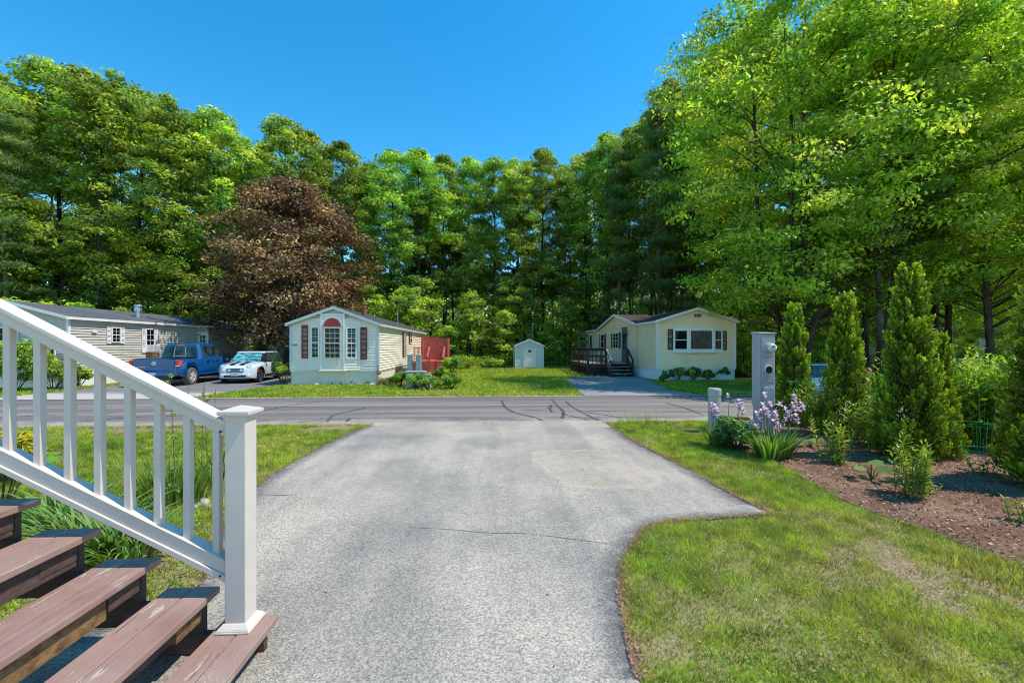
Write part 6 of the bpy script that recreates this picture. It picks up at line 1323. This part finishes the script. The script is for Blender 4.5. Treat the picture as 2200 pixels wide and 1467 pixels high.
def hosta(name, label, x, y, rad, n, leaf, pal, seed, group=None, z0=.12, asp=.55):
    r = RS(seed); t = thing(name, label, 'plant', (x, y, 0), group); P, N, T, S, C = [], [], [], [], []; m = MB()
    for i in range(n):
        a = 2.4 * i; k = (i / n) ** .6; q = np.array([math.cos(a) * rad * k, math.sin(a) * rad * k, z0 + .25 * (1 - k) * rad]); d = np.array([math.cos(a), math.sin(a), .25 - .5 * k]); d /= np.linalg.norm(d); s_ = leaf * (.75 + .5 * r.rand())
        m.tube([(x, y, 0), (x + q[0] * .6, y + q[1] * .6, q[2] * .8), (x + q[0], y + q[1], q[2])], [.008, .006, .004], 5, cap=False)
        V0 = q + d * s_; P.append(V0); T.append(d); N.append(np.cross(d, np.cross((0, 0, 1.), d)) + r.randn(3) * .2); S.append(s_); C.append(np.array(pal[r.randint(len(pal))]) * (.8 + .4 * r.rand()))
    # each leaf is a rounded blade of twelve facets
    V = []; F = []; Cc = []
    for q, d, nn, s_, c in zip(P, T, nrm(np.array(N)), S, C):
        b = np.cross(nn, d); b /= np.linalg.norm(b); o = len(V); V.append(q - nn * s_ * .06); Cc.append(c)
        for j in range(12): al = 2 * PI * j / 12; rr = 1 - .12 * (j % 2); V.append(q + d * math.cos(al) * s_ * rr + b * math.sin(al) * s_ * asp * 1.25 * rr * (1 - .35 * math.cos(al)) + nn * .06 * s_ * math.sin(al * 2)); Cc.append(c * (.9 + .2 * r.rand()))
        F += [(o, o + 1 + j, o + 1 + (j + 1) % 12) for j in range(12)]
    link('foliage', fast_mesh('foliage', V, F, M['garden_leaf'], np.array(Cc)), t); m.build('stem', M['stalk'], t)
SQ = [(.16, .32, .08), (.21, .38, .09)]
x, y = gp(1872, 1032)[:2]; hosta('squash_plant', 'young squash plant with broad round leaves in the mulch', x, y, .16, 6, .075, SQ, 320, 'squash seedlings', .17, .8)
x, y = gp(1742, 962)[:2]; hosta('squash_plant', 'smaller squash seedling beside the right end of the irises', x, y, .10, 5, .055, SQ, 321, 'squash seedlings', .10, .8)
x, y = gp(30, 1040)[:2]; hosta('hosta', 'broad-leaved bright green hosta at the left edge below the railing', x - .1, max(y, 3.2), .34, 26, .12, [(.20, .42, .03), (.27, .48, .05)], 322, None, .32, .5)
x, y = gp(95, 1050)[:2]; hosta('dark_leaf_plant', 'darker leafy plant right of the hosta under the railing', x, 3.35, .26, 22, .07, [(.05, .12, .03), (.08, .17, .03)], 323, None, .42, .5)
x, y = at(2, 4.6)[:2]; pbx = bush('yellow_shrub', 'bright yellow flowering shrub peeking in at the left edge', x, y, .38, .35, 1.22, 2600, .03, [(.55, .48, .03), (.45, .42, .04)], 324, asp=.3)
ps('tomato_seedling', 'small leafy tomato seedling inside the nearest green cage', 2105, 1018, .20, .24, 5, .05, [(.10, .17, .05)], 325, dens=9, asp=.4)
for i, (px, py, rx) in enumerate(((1985, 1062, .2), (1800, 1000, .12))): ps('weed_tuft', ['low fine-leaved weeds right of the nearest perennial', 'tiny weeds at the foot of the smaller perennial'][i], px, py, rx, .14, 14, .03, LIME, 330 + i, group='weeds in the mulch', dens=10)
# wild stalks in front of the far driveway
for i, (px, D, hp, lab, fl) in enumerate(((377, 4.6, 806, 'pale green budded stalk in front of the pickup wheel', (14, (.40, .45, .16), .022)), (428, 5.0, 824, 'wispy brownish weed stalks against the far driveway', (10, (.28, .22, .10), .012)), (446, 5.0, 828, 'thin weed stalk right of the brownish ones', (8, (.28, .22, .10), .012)), (402, 4.8, 862, 'sparse leafy stem between the railing and the road', None))):
    x, y = at(px, D)[:2]; stalks('wild_stalk', lab, x, y, .05, .05, zat(hp, D / FPX), 2 if i in (1, 2) else 1, .03, [(.12, .18, .04)], 340 + i, 'wild stalks behind the railing', dens=16, flower=fl, hv=.04)
# plant cages
def cage(label, x, y, h, r0, mat, rings, seed):
    t = thing('plant_cage', label, 'plant cage', (x, y, 0), 'wire plant cages')
    for z in rings:
        rr = r0 * (.62 + .38 * z / h); m = MB(); m.tube([(x + rr * math.cos(2 * PI * k / 24), y + rr * math.sin(2 * PI * k / 24), z) for k in range(25)], .0032, 5, cap=False); m.build('ring', M[mat], t)
    for k in range(4):
        a = .5 + PI / 2 * k; m = MB(); m.tube([(x + r0 * .40 * math.cos(a), y + r0 * .40 * math.sin(a), 0), (x + r0 * math.cos(a), y + r0 * math.sin(a), h)], .0032, 5); m.build('upright', M[mat], t)
x, y = at(2110, 5.95)[:2]; cage('green wire plant cage nearest the right edge', x, y, .72, .29, 'cage_green', (.32, .66), 1)
x, y = at(1722, 8.9)[:2]; cage('green wire plant cage between the meter and second arborvitae', x, y, 1.05, .24, 'cage_green', (.3, .62, 1.0), 2)
x, y = at(1875, 7.3)[:2]; cage('rusty wire plant cage lying between the two middle arborvitae', x, y, .8, .22, 'metal_rust', (.28, .5), 3)
x, y = at(2110, 7.0)[:2]; cage('taller green wire cage among the lime perennials', x, y, 1.15, .19, 'cage_green', (.5, 1.1), 4)

# ================================================================ GROUND COVER
EXC = [DRIVE, BED]
def lawn(name, X0_, X1_, Ya, Yb, n, h, wd, seed, excl, pal, mat='grass_blade', dens=None, lean=.6):
    r = RS(seed); x = X0_ + (X1_ - X0_) * r.rand(n); y = Ya + (Yb - Ya) * r.rand(n); ok = np.ones(n, bool)
    if dens is not None: ok &= r.rand(n) < dens(x, y)
    for P in excl: ok &= ~inpoly(x, y, P)
    x, y = x[ok], y[ok]; n = len(x); b = bareness(x, y); tuft = fbm(x + 3, y, 3.2); hh = h * (.45 + .8 * r.rand(n)) * (.55 + .9 * tuft) * (1 - .5 * b); a = r.rand(n) * 2 * PI; lx = r.randn(n) * lean * hh; ly = r.randn(n) * lean * hh; z = hgt(x, y)
    wx, wy = np.cos(a) * wd * (.6 + .8 * r.rand(n)), np.sin(a) * wd; P = np.stack([np.stack([x - wx, y - wy, z], 1), np.stack([x + wx, y + wy, z], 1), np.stack([x + lx, y + ly, z + hh], 1)], 1).reshape(-1, 3)
    pal = np.array(pal); pick = (fbm(x - 7, y + 2, .8) * len(pal) * 1.3 - .15 * len(pal) + r.randn(n) * .7).clip(0, len(pal) - 1).astype(int); c = pal[pick] * (.65 + .7 * r.rand(n, 1)) * (.45 + 1.1 * vnoise(x, y, 9.0))[:, None]; dry = r.rand(n) < .10 + .30 * b; c[dry] = np.array((.42, .35, .19)) * (.6 + .7 * r.rand(dry.sum(), 1))
    cc = np.repeat(c, 3, 0); cc[0::3] *= .7; cc[1::3] *= .7
    o = link(name, fast_mesh(name, P, np.arange(3 * n).reshape(-1, 3), M[mat], cc)); tag(o, kind='stuff')
GP = [(.230, .370, .028), (.330, .470, .034), (.430, .550, .042), (.510, .570, .065), (.560, .530, .120)]
dn = lambda x, y: 1 - .90 * bareness(x, y)
inner = [(p[0], p[1]) for p in DRIVE]
lawn('lawn_grass', .6, 6.3, .9, 5.4, 300000, .052, .0028, 401, EXC, GP, dens=dn)
lawn('lawn_grass', 1.6, 8.0, 5.0, 9.75, 190000, .060, .0042, 402, EXC, GP, dens=dn)
lawn('lawn_grass', -13.5, -1.0, 2.8, 9.75, 330000, .065, .0045, 403, EXC, GP, dens=dn)
far_ex = [[(-9.0, 19.5), (-4.8, 19.5), (-4.8, 34), (-9.0, 34)], [(8.3, 21.1), (12.6, 21.1), (12.6, 41), (8.3, 41)], LDRV, RDRV, [(-21.8, 18.7), (-17.2, 18.7), (-17.2, 32), (-21.8, 32)]]
lawn('far_lawn_grass', -28, 16, 14.85, 24, 190000, .085, .012, 404, far_ex, GP, lean=.5)
lawn('far_lawn_grass', -16, 9, 24, 36.5, 70000, .12, .022, 405, far_ex, GP, lean=.5)
# coarse tufts of taller grass here and there, clover leaves
def clover(name, X0_, X1_, Ya, Yb, n, s, seed):
    r = RS(seed); x = X0_ + (X1_ - X0_) * r.rand(n); y = Ya + (Yb - Ya) * r.rand(n); ok = (fbm(x, y, 1.7) > .47) & (r.rand(n) < 1 - .8 * bareness(x, y))
    for P in EXC: ok &= ~inpoly(x, y, P)
    x, y = x[ok], y[ok]; n = len(x); P = np.stack([x, y, .008 + .03 * r.rand(n)], 1); c = np.array((.17, .34, .03)) * (.6 + .9 * r.rand(n, 1))
    tag(link(name, leafmesh(name, P, nrm(r.normal(size=(n, 3)) * .5 + (0, 0, 1)), s * (.6 + .8 * r.rand(n)), .7, c, M['grass_blade'], r)), kind='stuff')
clover('clover', 1.2, 6.0, 1.3, 5.2, 34000, .0085, 411); clover('clover', -12, -1, 2.9, 9.6, 22000, .012, 412)
r = RS(420); k = 0
for i in range(60):
    x, y = 1.5 + 3.6 * r.rand(), 1.6 + 3.6 * r.rand()
    if inpoly(np.array([x]), np.array([y]), DRIVE)[0] or inpoly(np.array([x]), np.array([y]), BED)[0]: continue
    k += 1
for nm, X0_, X1_, Ya, Yb, n, ht, sd_, wd_ in (('tall_grass', 2.9, 3.9, 9.2, 9.72, 260, .42, 421, .003), ('tall_grass', 3.6, 5.2, 1.9, 3.3, 1500, .17, 422, .0045), ('tall_grass', 1.7, 5.4, 1.6, 6.0, 2600, .12, 423, .0035), ('tall_grass', -7, -2.3, 3.0, 5.0, 2200, .16, 424, .004), ('tall_grass', 4.4, 5.2, 6.6, 8.4, 700, .16, 425, .004)):
    lawn(nm, X0_, X1_, Ya, Yb, n * 3, ht, wd_, sd_, EXC, GP[1:], dens=lambda x, y: (fbm(x, y, 2.6) > .52).astype(float) * .9 + .05, lean=.35)
# dandelions and little yellow flowers far
r = RS(430); n = 420; x = -7 + 15 * r.rand(n); y = 15.2 + 17 * r.rand(n); ok = np.ones(n, bool)
for P in far_ex: ok &= ~inpoly(x, y, P)
x, y = x[ok], y[ok]; n = len(x); tag(link('dandelions', leafmesh('dandelions', np.stack([x, y, np.full(n, .10)], 1), np.tile((0, -.4, 1.), (n, 1)) / 1.077, np.full(n, .028), .8, np.tile((.75, .55, .02), (n, 1)), M['petal'], r)), kind='stuff')
# bark chips on the bed, needle litter along the asphalt, debris on the asphalt
def flakes(name, P, s, asp, pal, mat, seed, tilt=.35):
    r = RS(seed); n = len(P); c = np.array(pal)[r.randint(0, len(pal), n)] * (.55 + .9 * r.rand(n, 1)); tag(link(name, leafmesh(name, P, nrm(r.normal(size=(n, 3)) * tilt + (0, 0, 1)), s * (.4 + 1.1 * r.rand(n)), asp, c, M[mat], r, fold=.05)), kind='stuff')
r = RS(440); n = 110000; x = 3.0 + 6.2 * r.rand(n); y = 1.6 + 7.4 * r.rand(n); ok = inpoly(x, y, BED) & (vnoise(x, y, 4.0) + .4 * vnoise(x, y, 13.) > .42) & (r.rand(n) < .25 + np.exp(-np.hypot(x, y) / 4)); x, y = x[ok], y[ok]
flakes('bark_chips', np.stack([x, y, .014 + .022 * r.rand(len(x))], 1), .017, .30, [(.25, .13, .085), (.36, .21, .145), (.14, .06, .04), (.55, .39, .28), (.07, .035, .025)], 'chips', 441)
def along(P, n, off, sd_, r):
    P = np.array([p[:2] for p in P]); L = np.concatenate([[0], np.cumsum(np.hypot(*np.diff(P, axis=0).T))]); u = r.rand(n) * L[-1]; x = np.interp(u, L, P[:, 0]); y = np.interp(u, L, P[:, 1]); dx = np.interp(u + .05, L, P[:, 0]) - np.interp(u - .05, L, P[:, 0]); dy = np.interp(u + .05, L, P[:, 1]) - np.interp(u - .05, L, P[:, 1]); q = np.hypot(dx, dy) + 1e-9
    o = off + np.abs(r.randn(n)) * sd_; return x + dy / q * o, y - dx / q * o
x1_, y1_ = along(DRIVE_R[:-1], 15000, -.02, .05, r); x2_, y2_ = along(DRIVE_L[1:], 10000, -.02, .05, r); x = np.concatenate([x1_, x2_]); y = np.concatenate([y1_, y2_])
keep = r.rand(len(x)) < .25 + 1.3 * (vnoise(x, y, 1.9) - .2).clip(0, 1); x, y = x[keep], y[keep]
flakes('needle_litter', np.stack([x, y, .026 + .012 * r.rand(len(x))], 1), .011, .18, [(.34, .15, .07), (.45, .24, .12), (.22, .09, .05), (.50, .33, .20)], 'chips', 442)
n = 900; x = -3 + 7 * r.rand(n); y = 1.5 + 8 * r.rand(n); ok = inpoly(x, y, DRIVE); x, y = x[ok], y[ok]
flakes('leaf_debris', np.stack([x, y, np.full(len(x), .024)], 1), .009, .35, [(.10, .04, .03), (.22, .10, .06), (.04, .03, .03), (.30, .2, .12)], 'chips', 443)
n = 60000; x = -12 + 18 * r.rand(n); y = 1.3 + 8.4 * r.rand(n); ok = (bareness(x, y) > .25) & (r.rand(n) < .8)
for P in EXC: ok &= ~inpoly(x, y, P)
x, y = x[ok], y[ok]; flakes('dry_thatch', np.stack([x, y, .006 + .02 * r.rand(len(x))], 1), .012, .16, [(.40, .31, .20), (.28, .20, .13), (.50, .42, .30), (.16, .10, .07)], 'chips', 444)

r = RS(450); n = 26000; x = .8 + 5.5 * r.rand(n); y = 1.2 + 4.6 * r.rand(n); ok = vnoise(x, y, 7.0) > .45
for P in EXC: ok &= ~inpoly(x, y, P)
x, y = x[ok], y[ok]; flakes('lawn_litter', np.stack([x, y, .012 + .03 * r.rand(len(x))], 1), .010, .22, [(.45, .34, .24), (.30, .20, .14), (.58, .48, .38), (.14, .08, .06)], 'chips', 451, .7)
